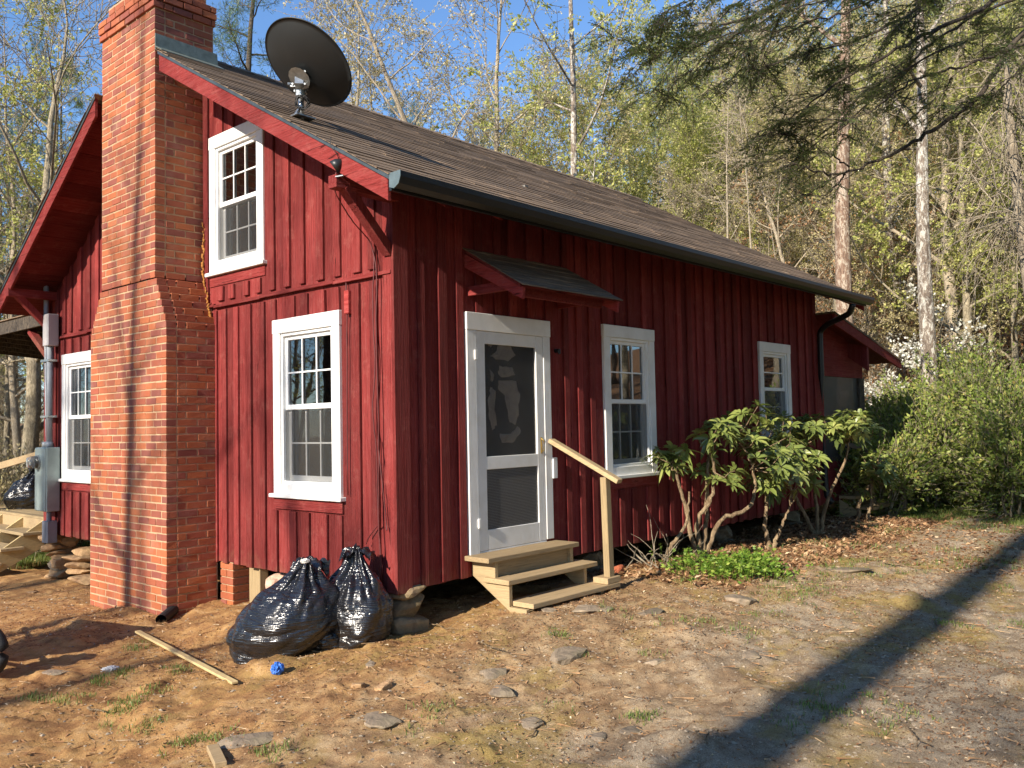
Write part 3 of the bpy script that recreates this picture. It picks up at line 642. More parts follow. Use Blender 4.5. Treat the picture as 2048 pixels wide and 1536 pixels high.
m = MB(); m.box(P(u1-.005, 0.0, .74), P(u1+.055, .05, .93)); m.build('white_block', WHITE, door, bevel=.003)
m = MB(); m.tube([(1.98, -.0, 1.93), (1.98, -.05, 1.93), (1.98, -.055, 1.90)], [.022, .02, .012], 8); m.build('wall_knob', DARKMETAL, cabin)
# ---------------------------------------------------------------- hood over the door
hood = empty('door_hood', parent=cabin)
sh = MB(); r_ = random.Random(6)
A0, A1 = .74, 2.14
for k in range(6):
    f0, f1 = 1-k/5.6, max(0, 1-(k+1.15)/5.6)
    def hz(f): return 2.745-.40*f
    x = A0
    while x < A1:
        x2 = min(A1, x+r_.uniform(.2, .33)); th = .011; jj = r_.uniform(-.008, .006)
        ya, yb = -.68*f1, -.68*f0-jj
        sh.hexa([(x, ya, hz(f1)), (x2, ya, hz(f1)), (x2, yb, hz(f0)), (x, yb, hz(f0)), (x, ya, hz(f1)+.002), (x2, ya, hz(f1)+.002), (x2, yb, hz(f0)+th), (x, yb, hz(f0)+th)], r_.random()); x = x2
sh.build('hood_shingles', SHINGLE, hood)
m = MB(); m.hexa([(A0+.02, -.02, 2.705), (A1-.02, -.02, 2.705), (A1-.02, -.64, 2.335), (A0+.02, -.64, 2.335), (A0+.02, -.02, 2.730), (A1-.02, -.02, 2.730), (A1-.02, -.64, 2.360), (A0+.02, -.64, 2.360)], .3); m.build('hood_deck', REDX, hood)
for xx in (A0+.03, A1-.06):
    m = MB(); m.hexa([(xx, -.0, 2.58), (xx+.035, -.0, 2.58), (xx+.035, -.645, 2.24), (xx, -.645, 2.24), (xx, 0, 2.702), (xx+.035, 0, 2.702), (xx+.035, -.66, 2.335), (xx, -.66, 2.335)], .8); m.build('side_board', REDTRIM, hood, bevel=.003)
m = MB(); m.box((.80, -.52, 2.335), (.835, 0, 2.415), .7); m.box((2.02, -.52, 2.335), (2.055, 0, 2.415), .7); m.box((.84, -.52, 2.29), (2.03, -.48, 2.38), .3); m.build('support_arms', REDY, hood, bevel=.003)

# ---------------------------------------------------------------- lean-to porch at the far end
lt = empty('screened_porch', parent=cabin)
def lz(x): return 2.79-.2035*(x-8.06)
m = MB(); m.hexa([(8.06, -.32, lz(8.06)-.03), (10.93, -.32, lz(10.93)-.03), (10.93, 5, lz(10.93)-.03), (8.06, 5, lz(8.06)-.03), (8.06, -.32, lz(8.06)), (10.93, -.32, lz(10.93)), (10.93, 5, lz(10.93)), (8.06, 5, lz(8.06))], .2); m.build('porch_roof', SHINGLE, lt)
m = MB(); m.hexa([(8.06, -.31, lz(8.06)-.19), (10.90, -.31, lz(10.90)-.16), (10.90, -.28, lz(10.90)-.16), (8.06, -.28, lz(8.06)-.19), (8.06, -.31, lz(8.06)-.034), (10.90, -.31, lz(10.90)-.034), (10.90, -.28, lz(10.90)-.034), (8.06, -.28, lz(8.06)-.034)], .3); m.build('rake_board', REDTRIM, lt)
m = MB(); m.hexa([(8.06, -.27, lz(8.06)-.055), (10.88, -.27, lz(10.88)-.055), (10.88, 5, lz(10.88)-.055), (8.06, 5, lz(8.06)-.055), (8.06, -.27, lz(8.06)-.034), (10.88, -.27, lz(10.88)-.034), (10.88, 5, lz(10.88)-.034), (8.06, 5, lz(8.06)-.034)], .2); m.build('soffit', REDX, lt)
m = MB(); m.hexa([(8.09, 0, 1.88), (9.95, 0, 1.88), (9.95, .05, 1.88), (8.09, .05, 1.88), (8.09, 0, lz(8.09)-.06), (9.95, 0, lz(9.95)-.06), (9.95, .05, lz(9.95)-.06), (8.09, .05, lz(8.09)-.06)], .5)
m.box((8.09, 0, .0), (9.95, .05, .62), .5); m.box((8.09, -.005, .62), (8.32, .05, 1.88), .4); m.build('panel_wall', REDX, lt)
m = MB(); m.box((9.74, -.02, -.02), (9.95, .08, 1.88), .2); m.box((8.33, -.012, .60), (9.74, .03, .67), .2); m.box((9.95, -.02, -.02), (9.99, 5, .6), .3); m.box((9.88, 4.9, 0), (9.98, 5, 2.3)); m.box((9.90, 0, 2.1), (9.99, 5, 2.3)); m.build('porch_posts', BK_DARK, lt)
MB().box((8.33, .015, .66), (9.74, .018, 1.88)).build('porch_screen', PORCHSCREEN, lt)
MB().box((8.09, .1, -.02), (9.9, 4.9, .04)).build('porch_floor', OLDWOOD, lt)
MB().hexa([(9.35, -.30, 1.97), (9.42, -.30, 1.97), (9.42, .0, 2.2), (9.35, .0, 2.2), (9.35, -.30, 2.36), (9.42, -.30, 2.36), (9.42, 0, 2.42), (9.35, 0, 2.42)], .2).build('porch_bracket', RED, lt)

# ---------------------------------------------------------------- chimney, brick by brick
ch = empty('chimney', parent=cabin)
CH = .0709; r_ = random.Random(21); bk = MB(); core = MB()
XF, XB = -.521, .10
def ch_ext(z):
    if z < 2.24: return 2.62, 4.262
    if z < 2.70:
        f = math.floor((z-2.24)/CH)*CH/.46; f = min(1, f+CH/.92); return 2.62+.215*f, 4.262-.265*f
    return 2.835, 3.997
nrow = 0; z = -.62
def brick(a, b, rr):
    j = [r_.uniform(-.0022, .0022) for _ in range(3)]
    a = [a[k]+j[k] for k in range(3)]; b = [b[k]+j[k] for k in range(3)]
    c = [[a[0] if q in (0, 3) else b[0], a[1] if q in (0, 1) else b[1]] for q in range(4)]
    w = lambda: r_.uniform(-.0016, .0016)
    bk.hexa([(c[q][0]+w(), c[q][1]+w(), a[2]+w()) for q in range(4)]+[(c[q][0]+w(), c[q][1]+w(), b[2]+w()) for q in range(4)], rr)
def brick_row(z, y0, y1, x0, x1, stag, face_r=True):
    jt = .0125; h = CH-jt; bw = .10
    # front face run (along y)
    off = (0, .105)[stag]; y = y0-off if stag else y0; L_ = .205
    first = True; y = y0
    ln = .105 if stag else L_
    while y < y1-.012:
        l2 = min(ln, y1-y)
        if y1-(y+l2) < .05: l2 = y1-y
        brick((x0, y, z), (x0+bw, min(y+l2-jt, y1), z+h), r_.random()); y += l2; ln = L_ if r_.random() < .93 else .15
    # right (−y) and left sides (along x)
    for ys, ye in ((y0, y0+bw), (y1-bw, y1)):
        x = x0+bw+jt if stag else x0+.205
        if not stag: brick((x0+bw+jt, ys, z), (x0+.205-jt, ye, z+h), r_.random())
        while x < x1-.02:
            x2 = min(x+.205, x1); brick((x, ys, z), (x2-jt, ye, z+h), r_.random()); x = x2
while z < 5.33:
    a, b = ch_ext(max(z, -.5)); brick_row(z, a, b, XF, XB if z > 4.7 else -.005, nrow % 2); nrow += 1; z += CH
for k, e in enumerate((.022, .030, .030)):
    brick_row(z, 2.835-e, 3.997+e, XF-e, XB+e, nrow % 2); nrow += 1; z += CH
for k in range(2): brick_row(z, 2.88, 3.95, XF+.045, XB-.05, nrow % 2); nrow += 1; z += CH
bk.build('chimney_bricks', BRICK, ch, bevel=.003)
e = .0045
for (z0_, z1_) in ((-.62, 2.24), (2.70, 4.72)): a, b = ch_ext(z0_); core.box((XF+e, a+e, z0_), (-.004, b-e, z1_))
zz = 2.24
while zz < 2.70: a, b = ch_ext(zz+.02); core.box((XF+e, a+e, zz), (-.004, b-e, zz+CH)); zz += CH
core.box((XF+e, 2.835+e, 4.72), (XB-e, 3.997-e, z-CH*2)); core.box((XF+.05, 2.885, 5.3), (XB-.055, 3.945, z+.006)); core.build('chimney_mortar', MORTAR, ch)
m = MB(); zf = roof_z(2.83)
m.hexa([(-.52, 2.822, zf-.02), (XB+.04, 2.822, zf-.02), (XB+.04, 2.832, zf-.02), (-.52, 2.832, zf-.02), (-.52, 2.822, zf+.14), (XB+.03, 2.822, zf+.13), (XB+.03, 2.832, zf+.13), (-.52, 2.832, zf+.14)])
m.hexa([(-.52, 2.70, roof_z(2.70)+.012), (XB+.04, 2.70, roof_z(2.70)+.012), (XB+.04, 2.822, zf+.008), (-.52, 2.822, zf+.008), (-.52, 2.70, roof_z(2.70)+.018), (XB+.04, 2.70, roof_z(2.70)+.018), (XB+.04, 2.822, zf+.014), (-.52, 2.822, zf+.014)])
m.build('flashing', FLASH, ch)
fo = MB()
for k in range(34):      # orange foam squeezed out beside the chimney
    zc = 2.34+k*.028; fo.tube([(-.03-r_.uniform(0, .03), 2.80-.16*max(0, (2.75-zc)/.5)+r_.uniform(-.018, .012), zc), (-.035-r_.uniform(0, .03), 2.79-.16*max(0, (2.75-zc)/.5)+r_.uniform(-.018, .012), zc+.035)], r_.uniform(.006, .014)*(1.0 if zc < 3.1 else .5), 6)
fo.build('foam_bead', FOAM, ch, smooth=True)
# cables stapled to the gable wall by the corner
for pts in ([(-.50, -.02, 3.22), (-.56, .02, 3.06), (-.50, .05, 2.95), (-.30, .11, 2.80), (-.07, .20, 2.72), (-.05, .14, 2.5), (-.06, .155, 1.9), (-.055, .14, 1.2), (-.06, .15, .5), (-.055, .13, .05)],
            [(-.05, .17, 2.66), (-.06, .19, 2.2), (-.055, .17, 1.7), (-.07, .20, 1.4), (-.055, .17, 1.05), (-.06, .155, .5), (-.05, .12, .1)],
            [(-.05, .16, 1.15), (-.065, .09, .8), (-.05, .07, .5), (-.06, .055, .45)], [(-.03, .56, 2.44), (-.04, .53, 2.25), (-.035, .55, 2.05), (-.035, .56, .7)], [(-.05, .15, .5), (-.06, .28, .38), (-.055, .31, .33)]):
    P_ = []
    pts = np.array(pts)
    for k in range(len(pts)-1):
        for s_ in np.linspace(0, 1, 7)[:-1]: P_.append(pts[k]*(1-s_)+pts[k+1]*s_)
    P_.append(pts[-1]); P_ = np.array(P_)
    for _ in range(3): P_[1:-1] = (P_[:-2]+P_[1:-1]*2+P_[2:])/4
    P_[1:-1, 1] += np.array([r_.uniform(-.004, .004) for _ in range(len(P_)-2)])
    MB().tube(P_, .005, 6).build('cable', REDCABLE, cabin, smooth=True)
MB().box((-.055, .50, 2.17), (0, .56, 2.36), .95).build('wall_block', REDTRIM, cabin, bevel=.003)

def unit_(v): return v/np.linalg.norm(v)

# ---------------------------------------------------------------- satellite dish on the roof
dish = empty('satellite_dish', (-.30, .77, roof_z(.77)), 'dark grey satellite dish seen from behind on a pole clamped to the shingle roof', 'satellite dish')
bz = roof_z(.77); o = np.array([-.30, .77, bz])
top = at(601, 172, 7.18)
dm = MB(); dm.tube([(0, 0, 0), tuple(top-o-np.array([0, 0, .06]))], .024, 12); dm.build('mast', GALV, dish, smooth=True)
dm = MB(); dm.box((-.09, -.07, .012), (.09, .07, .022)); dm.beam((-.07, 0, .02), tuple((top-o)*.45), .03, .006); dm.build('foot_plate', GALV, dish)
c0 = at(617, 127, 7.12); dv = unit_(c0-CAM); dr_ = unit_(np.cross(dv, np.array([0, 0, 1.0]))); du_ = np.cross(dr_, dv)
nrm = dv*.75+(dr_*.68+du_*.73)*.66; nrm /= np.linalg.norm(nrm); e2 = dr_*.73-du_*.68; e2 = unit_(e2-nrm*(e2@nrm)); e1 = np.cross(nrm, e2)
V = []; rings = 14; seg = 56; RA, RB = .35, .39
for side_ in (0, 1):
    for k in range(rings+1):
        f = k/rings
        for s_ in range(seg):
            th = 2*math.pi*s_/seg; V.append(c0-o+e1*RA*f*math.cos(th)+e2*RB*f*math.sin(th)+nrm*(.095*f*f-.095-(.006 if side_ == 0 else 0)))
V = np.array(V); F = []
for side_ in (0, 1):
    b_ = side_*(rings+1)*seg
    for k in range(rings):
        for s_ in range(seg): s2 = (s_+1) % seg; q_ = (b_+k*seg+s_, b_+k*seg+s2, b_+(k+1)*seg+s2, b_+(k+1)*seg+s_); F.append(q_ if side_ else q_[::-1])
b_ = (rings+1)*seg
for s_ in range(seg): s2 = (s_+1) % seg; F.append((rings*seg+s_, rings*seg+s2, b_+rings*seg+s2, b_+rings*seg+s_))
link('reflector', mesh_np('reflector', V, np.array(F), smooth=True), DISHM, dish)
rim = MB(); th = np.linspace(0, 2*math.pi, 61); rim.tube([c0-o+e1*(RA+.002)*math.cos(a)+e2*(RB+.002)*math.sin(a) for a in th], .005, 6, cap=False); rim.build('rim', DISHM, dish, smooth=True)
bk0 = c0-o-nrm*.115+(top-c0)*.35; tp = top-o
dm = MB(); dm.tube([tp-np.array([0, 0, .09]), tp+np.array([0, 0, .035])], .042, 12); dm.beam(tp-RT2*.045-UP2*.06, tp-RT2*.045+UP2*.10+FW*.03, .012, .05, up=FW); dm.beam(tp+RT2*.045-UP2*.06, tp+RT2*.045+UP2*.10+FW*.03, .012, .05, up=FW)
dm.beam(tp-RT2*.075-UP2*.015-FW*.03, tp+RT2*.075-UP2*.015-FW*.03, .03, .014); dm.beam(tp-RT2*.05-UP2*.02, tp-RT2*.055+UP2*.13+FW*.04, .014, .07, up=FW); dm.beam(tp+RT2*.05-UP2*.02, tp+RT2*.055+UP2*.13+FW*.04, .014, .07, up=FW); dm.beam(tp-RT2*.03+UP2*.02, tp-RT2*.10+UP2*.01-FW*.02, .02, .02); dm.beam(tp, bk0, .07, .09); dm.build('mount_bracket', GALV, dish, bevel=.002)
dm = MB(); dm.tube([bk0+FW*.0-UP2*.0, c0-o-nrm*.095+(top-c0)*.35], [.095, .07], 14)
for sx, sy in ((-.05, .05), (.05, .05), (-.05, -.05), (.05, -.05)): dm.tube([bk0+RT2*sx+UP2*sy-FW*.02, bk0+RT2*sx+UP2*sy+FW*.01], .009, 6)
dm.build('back_plate', GALV, dish)
r_ = random.Random(4); cb = []
for k in range(90):
    a = k*.55; cb.append(tp*0.28+np.array([0, 0, .05])+RT2*(.02+.055*math.cos(a)+r_.uniform(-.012, .012))+UP2*(.05*math.sin(a)+r_.uniform(-.012, .012))-FW*(.03+r_.uniform(0, .03)))
MB().tube(cb, .0035, 5).build('coiled_cable', CABLE, dish, smooth=True)
# debris caught behind the mast
# ---------------------------------------------------------------- small fitting on the rake
lt_ = empty('cone_fitting', (-.60, -.03, 3.09), 'small dark grey cup shaped fitting with a dangling wire on the sloping rake board', 'fixture')
m = MB(); c_ = at(680, 328, 6.35)-np.array([-.60, -.03, 3.09])
m.tube([c_-RT2*.045-UP2*.025, c_-RT2*.01, c_+RT2*.03+UP2*.03], [.052, .045, .012], 14); m.build('cup', DISHM, lt_, smooth=True)
m = MB(); m.beam(c_+RT2*.03+UP2*.03, c_+RT2*.025-UP2*.085, .02, .008); m.beam(c_+RT2*.025-UP2*.085, c_-RT2*.03-UP2*.095, .03, .008); m.build('bracket', GALV, lt_)
MB().tube([c_+UP2*.02, c_-RT2*.02+UP2*.07-FW*.02, c_-RT2*.065+UP2*.12-FW*.01, c_-RT2*.07+UP2*.17, c_-RT2*.065+UP2*.20], .003, 5).build('wire', CABLE, lt_, smooth=True)

# ---------------------------------------------------------------- electric service on the left end
es = empty('electric_meter', (-.12, 6.45, .6), 'grey electric meter box with round glass meter and twin conduits on the red wall', 'electric meter')
def w(*p): return tuple(np.array(p)-np.array([-.12, 6.45, .6]))
m = MB(); m.box(w(-.20, 6.27, .29), w(-.04, 6.62, 1.08)); m.build('cabinet', GREYMETAL, es, bevel=.008)
m = MB(); m.box(w(-.212, 6.28, .30), w(-.20, 6.61, 1.07)); m.build('cabinet_door', GREYMETAL, es, bevel=.004)
m = MB(); m.tube([w(-.21, 6.50, .90), w(-.235, 6.50, .90)], .088, 24); m.build('meter_ring', GALV, es, smooth=False)
m = MB(); m.tube([w(-.235, 6.50, .90), w(-.30, 6.50, .90), w(-.335, 6.50, .90), w(-.345, 6.50, .90)], [.076, .074, .062, .03], 24); gm, gnt, gb, _ = mat('meter_glass'); gb.inputs['Base Color'].default_value = (.75, .78, .76, 1); gb.inputs['Roughness'].default_value = .05; gb.inputs['Transmission Weight'].default_value = .85
m.build('glass_dome', gm, es, smooth=True)
m = MB(); m.tube([w(-.236, 6.50, .90), w(-.27, 6.50, .90)], .055, 16); m.build('dial', m_simple('dial', (.3, .3, .3), .5, 0, .5, 60, 0), es)
m = MB(); m.tube([w(-.12, 6.52, 1.08), w(-.12, 6.52, 3.08), w(-.12, 6.525, 3.14), w(-.15, 6.56, 3.20), w(-.20, 6.62, 3.21)], .033, 12); m.build('tall_conduit', CONDUIT, es, smooth=True)
m = MB(); m.tube([w(-.12, 6.40, 1.08), w(-.12, 6.40, 2.36)], .036, 12); m.tube([w(-.12, 6.40, 1.08), w(-.12, 6.40, 1.15)], .045, 12); m.tube([w(-.12, 6.52, 1.08), w(-.12, 6.52, 1.15)], .042, 12); m.build('short_conduit', CONDUIT, es, smooth=True)
m = MB(); m.tube([w(-.15, 6.55, 3.17), w(-.24, 6.66, 3.25)], [.055, .06], 12); m.build('weather_head', CONDUIT, es, smooth=True)
m = MB(); m.box(w(-.18, 6.30, 2.34), w(-.05, 6.47, 2.74)); m.build('upper_box', m_simple('upper_box', (.33, .31, .31), .45, 0, .1, 9, .02), es, bevel=.008)
for zc in (1.45, 2.15, 2.95): MB().box(w(-.16, 6.34 if zc < 2.5 else 6.47, zc), w(-.05, 6.59, zc+.025)).build('strap', GALV, es)
m = MB(); m.tube([w(-.12, 6.40, .29), w(-.12, 6.40, .14)], .03, 10); m.box(w(-.17, 6.32, -.10), w(-.05, 6.49, .17)); m.build('lower_box', m_simple('lower_box', (.16, .17, .20), .5, 0, .15, 9, .03), es, bevel=.006)
for k, (dx, sag) in enumerate(((0, .55), (.03, .48), (.05, .62))):
    A_, B_ = at(80+3*k, 566, 11.9), at(-60, 640-12*k, 15); P_ = [A_*(1-s_)+B_*s_-np.array([0, 0, sag*math.sin(math.pi*min(1, s_*1.0))*(1-s_*.5)]) for s_ in np.linspace(0, 1, 24)]
    cbl = MB().tube(P_, .007, 6).build('service_cable', CABLE, None, smooth=True); tag(cbl, ['upper', 'middle', 'lowest'][k]+' drooping black service cable hanging left of the grey weather head', 'cable', 'service cables at the left eave')

# ---------------------------------------------------------------- steps at the door
st = empty('wooden_steps', (1.3, -.35, -.24), 'three tread pine steps below the white screen door', 'steps')
def w(*p): return tuple(np.array(p)-np.array([1.3, -.35, -.24]))
for (x0, x1, y0, y1, zt) in ((.70, 1.90, -.02, -.295, .170), (.77, 1.97, -.17, -.445, .0), (.845, 2.045, -.36, -.635, -.175)):
    m = MB(); m.box(w(x0, y0, zt-.04), w(x1, y1, zt), rng.random()); m.build('tread', LUMX, st, bevel=.005, seg=2)
for x0 in (.80, 1.80):
    poly = [w(x0, -.01, -.045+.17), w(x0, -.27, .128), w(x0, -.27, -.042), w(x0, -.42, -.042), w(x0, -.42, -.217), w(x0, -.60, -.217), w(x0, -.60, -.25), w(x0, -.50, -.30), w(x0, -.01, .0)]
    m = MB(); m.prism(poly, (.04, 0, 0), .4+x0*.2); m.build('stringer', LUMY, st, bevel=.003)
m = MB(); m.box(w(.85, -.24, .0), w(1.80, -.205, .125), .1); m.build('back_board', LUMX, st)
hr = empty('handrail', (1.95, -.55, -.17), 'single wooden handrail on one post beside the door steps', 'handrail')
def w(*p): return tuple(np.array(p)-np.array([1.95, -.55, -.17]))
m = MB(); m.hexa([w(1.935, -.60, -.17), w(2.01, -.60, -.17), w(2.01, -.535, -.17), w(1.935, -.535, -.17), w(1.895, -.61, .76), w(1.965, -.61, .76), w(1.965, -.545, .76), w(1.895, -.545, .76)], .3); m.build('post', LUMZ, hr, bevel=.004)
m = MB(); m.beam(w(1.855, -.03, 1.09), w(1.935, -.73, .725), .09, .04, r=.9); m.build('rail', LUMY, hr, bevel=.004)
m = MB(); m.box(w(1.86, -.63, -.173), w(2.06, -.47, -.12), .8); m.build('foot_block', LUMX, hr, bevel=.004)

# ---------------------------------------------------------------- piers under the house
def rock(name, c, s, seed, mat_, parent=None, rot=0, sub=3, lump=.5, flat=0):
    bm = bmesh.new(); bmesh.ops.create_icosphere(bm, subdivisions=sub, radius=1.0)
    co = np.array([v.co[:] for v in bm.verts]); u_ = co/np.linalg.norm(co, axis=1, keepdims=True)
    co = np.sign(u_)*np.abs(u_)**.6; co *= (1+lump*fbm(u_+seed*3.7, 1.3, 4, seed)[:, None]*1.6)
    rs = np.random.RandomState(seed)     # cleave with a few planes
    for _ in range(7):
        n_ = rs.randn(3); n_ /= np.linalg.norm(n_); d = rs.uniform(.62, .95); q = co@n_-d; co -= np.where(q > 0, q, 0)[:, None]*n_*.9
    co *= np.array(s)/1.0
    ca, sa = math.cos(rot), math.sin(rot); co = np.stack([co[:, 0]*ca-co[:, 1]*sa, co[:, 0]*sa+co[:, 1]*ca, co[:, 2]], 1)
    for v, p in zip(bm.verts, co): v.co = p
    me = bpy.data.meshes.new(name); bm.to_mesh(me); bm.free()
    a = me.attributes.new('rnd', 'FLOAT', 'FACE'); a.data.foreach_set('value', np.full(len(me.polygons), rs.rand(), np.float32))
    return link(name, me, mat_, parent, c)
pi_ = empty('stone_pier', (.16, .10, -.35), 'squat stone pier beneath the near corner of the cabin beside the black bags', 'pier')
for k, (a, b) in enumerate((((-.02, .0, .03), (.19, .17, .13)), ((-.03, .01, .20), (.18, .16, .11)), ((-.0, .0, .31), (.17, .15, .06)))): rock('stone', a, b, 40+k, m_stone('pier_stone', (.13, .09, .055), (.30, .21, .12), .3), pi_, k*1.6, lump=.3)
pi_ = empty('stone_pier', (.12, 6.55, -.4), 'stacked rough tan stone pier under the left end below the meter', 'pier')
for k in range(9): rock('stone', (rng.uniform(-.06, .04), rng.uniform(-.02, .1), -.16+k*.062), (rng.uniform(.15, .21), rng.uniform(.15, .20), rng.uniform(.05, .09)), 60+k, ORSTONE if k != 2 else STONE, pi_, rng.uniform(-.5, .5))
for k in range(5): rock('stone', (rng.uniform(-.06, .2), -.62+rng.uniform(-.1, .1)+.05*k, -.12+k*.075), (rng.uniform(.14, .2), rng.uniform(.15, .22), rng.uniform(.04, .06)), 80+k, ORSTONE, pi_, rng.uniform(-.5, .5))
pi_ = empty('brick_pier', (.15, 2.45, -.4), 'small brick pier under the wall right of the chimney', 'pier')
m = MB()
for k in range(7):
    for q, yy in enumerate((2.36, 2.475) if k % 2 else (2.36,)):
        m.box((.0-.15, yy-2.45, -.10+k*.071), (.20-.15, yy-2.45+(.105 if k % 2 else .22), -.04+k*.071), rng.random())
m.build('pier_bricks', BRICK, pi_, bevel=.003); MB().box((-.14, -.083, -.1), (.045, .125, .395)).build('pier_mortar', MORTAR, pi_)
tag(MB().box((.05, 1.98, -.5), (.14, 2.16, -.02), .3).build('wood_post', LUMZ, bevel=.004), 'short amber wooden post under the wall next to the brick pier', 'post')
tag(rock('foundation_stone', (.12, 1.75, -.16), (.13, .14, .14), 91, m_stone('pink_stone', (.33, .18, .12), (.58, .38, .28), .1)), 'pinkish foundation stone under the gable wall above the left bag', 'stone')
for k, (x_, y_) in enumerate(((2.9, .3), (5.6, .3), (7.7, .3), (4, 3.4), (1.5, 3.4), (.3, 4.9))):
    pp = empty('block_pier', (x_, y_, -.35), ['grey stone pier in the dark gap under the long wall, first right of the steps', 'grey stone pier under the long wall behind the rhododendron', 'grey stone pier under the far end of the long wall', 'hidden stone pier under the middle of the cabin', 'hidden stone pier behind the steps under the cabin', 'stone pier in the dark behind the brick chimney'][k], 'pier')
    for q in range(3): rock('stone', (0, 0, -.1+q*.15), (.15, .15, .09), 100+k*3+q, STONE, pp, q)

# ---------------------------------------------------------------- deck, stair and porch roof left of the house
dk = empty('wooden_deck', (.3, 8.5, -.1), 'new pine deck with a stair left of the cabin', 'deck')
def w(*p): return tuple(np.array(p)-np.array([.3, 8.5, -.1]))
m = MB()
for k in range(30): m.box(w(.25+.145*k, 6.84, .085), w(.25+.145*k+.139, 11.5, .12), rng.random())
m.build('deck_boards', LUMY, dk, bevel=.003)
m = MB(); m.box(w(.25, 6.84, -.10), w(.29, 11.5, .084), .6); m.box(w(.3, 6.84, -.10), w(4.6, 6.88, .084), .6)
for k in range(7): m.box(w(.3, 7.1+.6*k, -.08), w(4.5, 7.14+.6*k, .083), .5)
for yy in (6.9, 9, 11.3): m.box(w(.3, yy, -1.1), w(.40, yy+.1, -.08), .4)
m.build('deck_frame', LUMX, dk)
for k in range(4):
    m = MB(); m.box(w(.22-.27*(k+1), 7.45, .12-.18*(k+1)-.04), w(.22-.27*k+.02, 9.2, .12-.18*(k+1)), rng.random()); m.build('stair_tread', LUMY, dk, bevel=.004)
for yy in (7.55, 8.3, 9.1):
    m = MB(); m.prism([w(.25, yy, .08), w(.25, yy, -.28), w(-.78, yy, -.80), w(-.86, yy, -.64)], (0, .04, 0), .3+rng.random()*.4); m.build('stair_stringer', NEWWOOD, dk)
m = MB(); m.beam(w(.30, 7.4, 1.02), w(-.65, 10.0, .45), .04, .09); m.build('stair_rail', LUMX, dk)
m = MB(); m.box(w(.3, 7.36, .12), w(.39, 7.45, 1.0), .5); m.build('rail_post', LUMZ, dk)
pr = empty('porch_roof', (2, 9, 2.6), 'dark timber porch roof with red braces above the deck left of the cabin', 'porch roof')
def w(*p): return tuple(np.array(p)-np.array([2, 9, 2.6]))
m = MB()
for k in range(24): m.box(w(.15+.2*k, 6.86, 2.86-.018*k), w(.34+.2*k, 11.6, 2.885-.018*k), rng.random())
m.build('roof_boards', BK_DARK, pr)
m = MB()
for k in range(9): m.hexa([w(.2, 6.9+.55*k, 2.70), w(.2, 6.95+.55*k, 2.70), w(4.9, 6.95+.55*k, 2.28), w(4.9, 6.9+.55*k, 2.28), w(.2, 6.9+.55*k, 2.85), w(.2, 6.95+.55*k, 2.85), w(4.9, 6.95+.55*k, 2.43), w(4.9, 6.9+.55*k, 2.43)], .5)
m.box(w(4.7, 6.86, 2.05), w(4.85, 11.6, 2.28)); m.build('rafters', BK_DARK, pr)
m = MB(); m.box(w(.10, 6.86, 2.70), w(.145, 11.6, 2.87), .5); m.build('fascia', BK_DARK, pr)
m = MB(); m.box(w(.08, 6.86, 2.886), w(5.1, 11.7, 2.90)); mm = m.build('roof_covering', SHINGLE, pr); 
for v in mm.data.vertices: v.co.z -= .09*max(0, v.co.x+1.9)
m = MB(); m.beam(w(.2, 7.9, 2.68), w(.2, 6.90, 2.05), .07, .09, up=(1, 0, 0)); m.build('brace', RED, pr)
for yy in (9.6, 11.4): MB().box(w(.15, yy, .12), w(.27, yy+.12, 2.7)).build('porch_post', OLDWOOD, pr)
for yy in (7.0, 9.3, 11.4): MB().box(w(4.7, yy, -1), w(4.84, yy+.12, 2.1)).build('porch_post', OLDWOOD, pr)

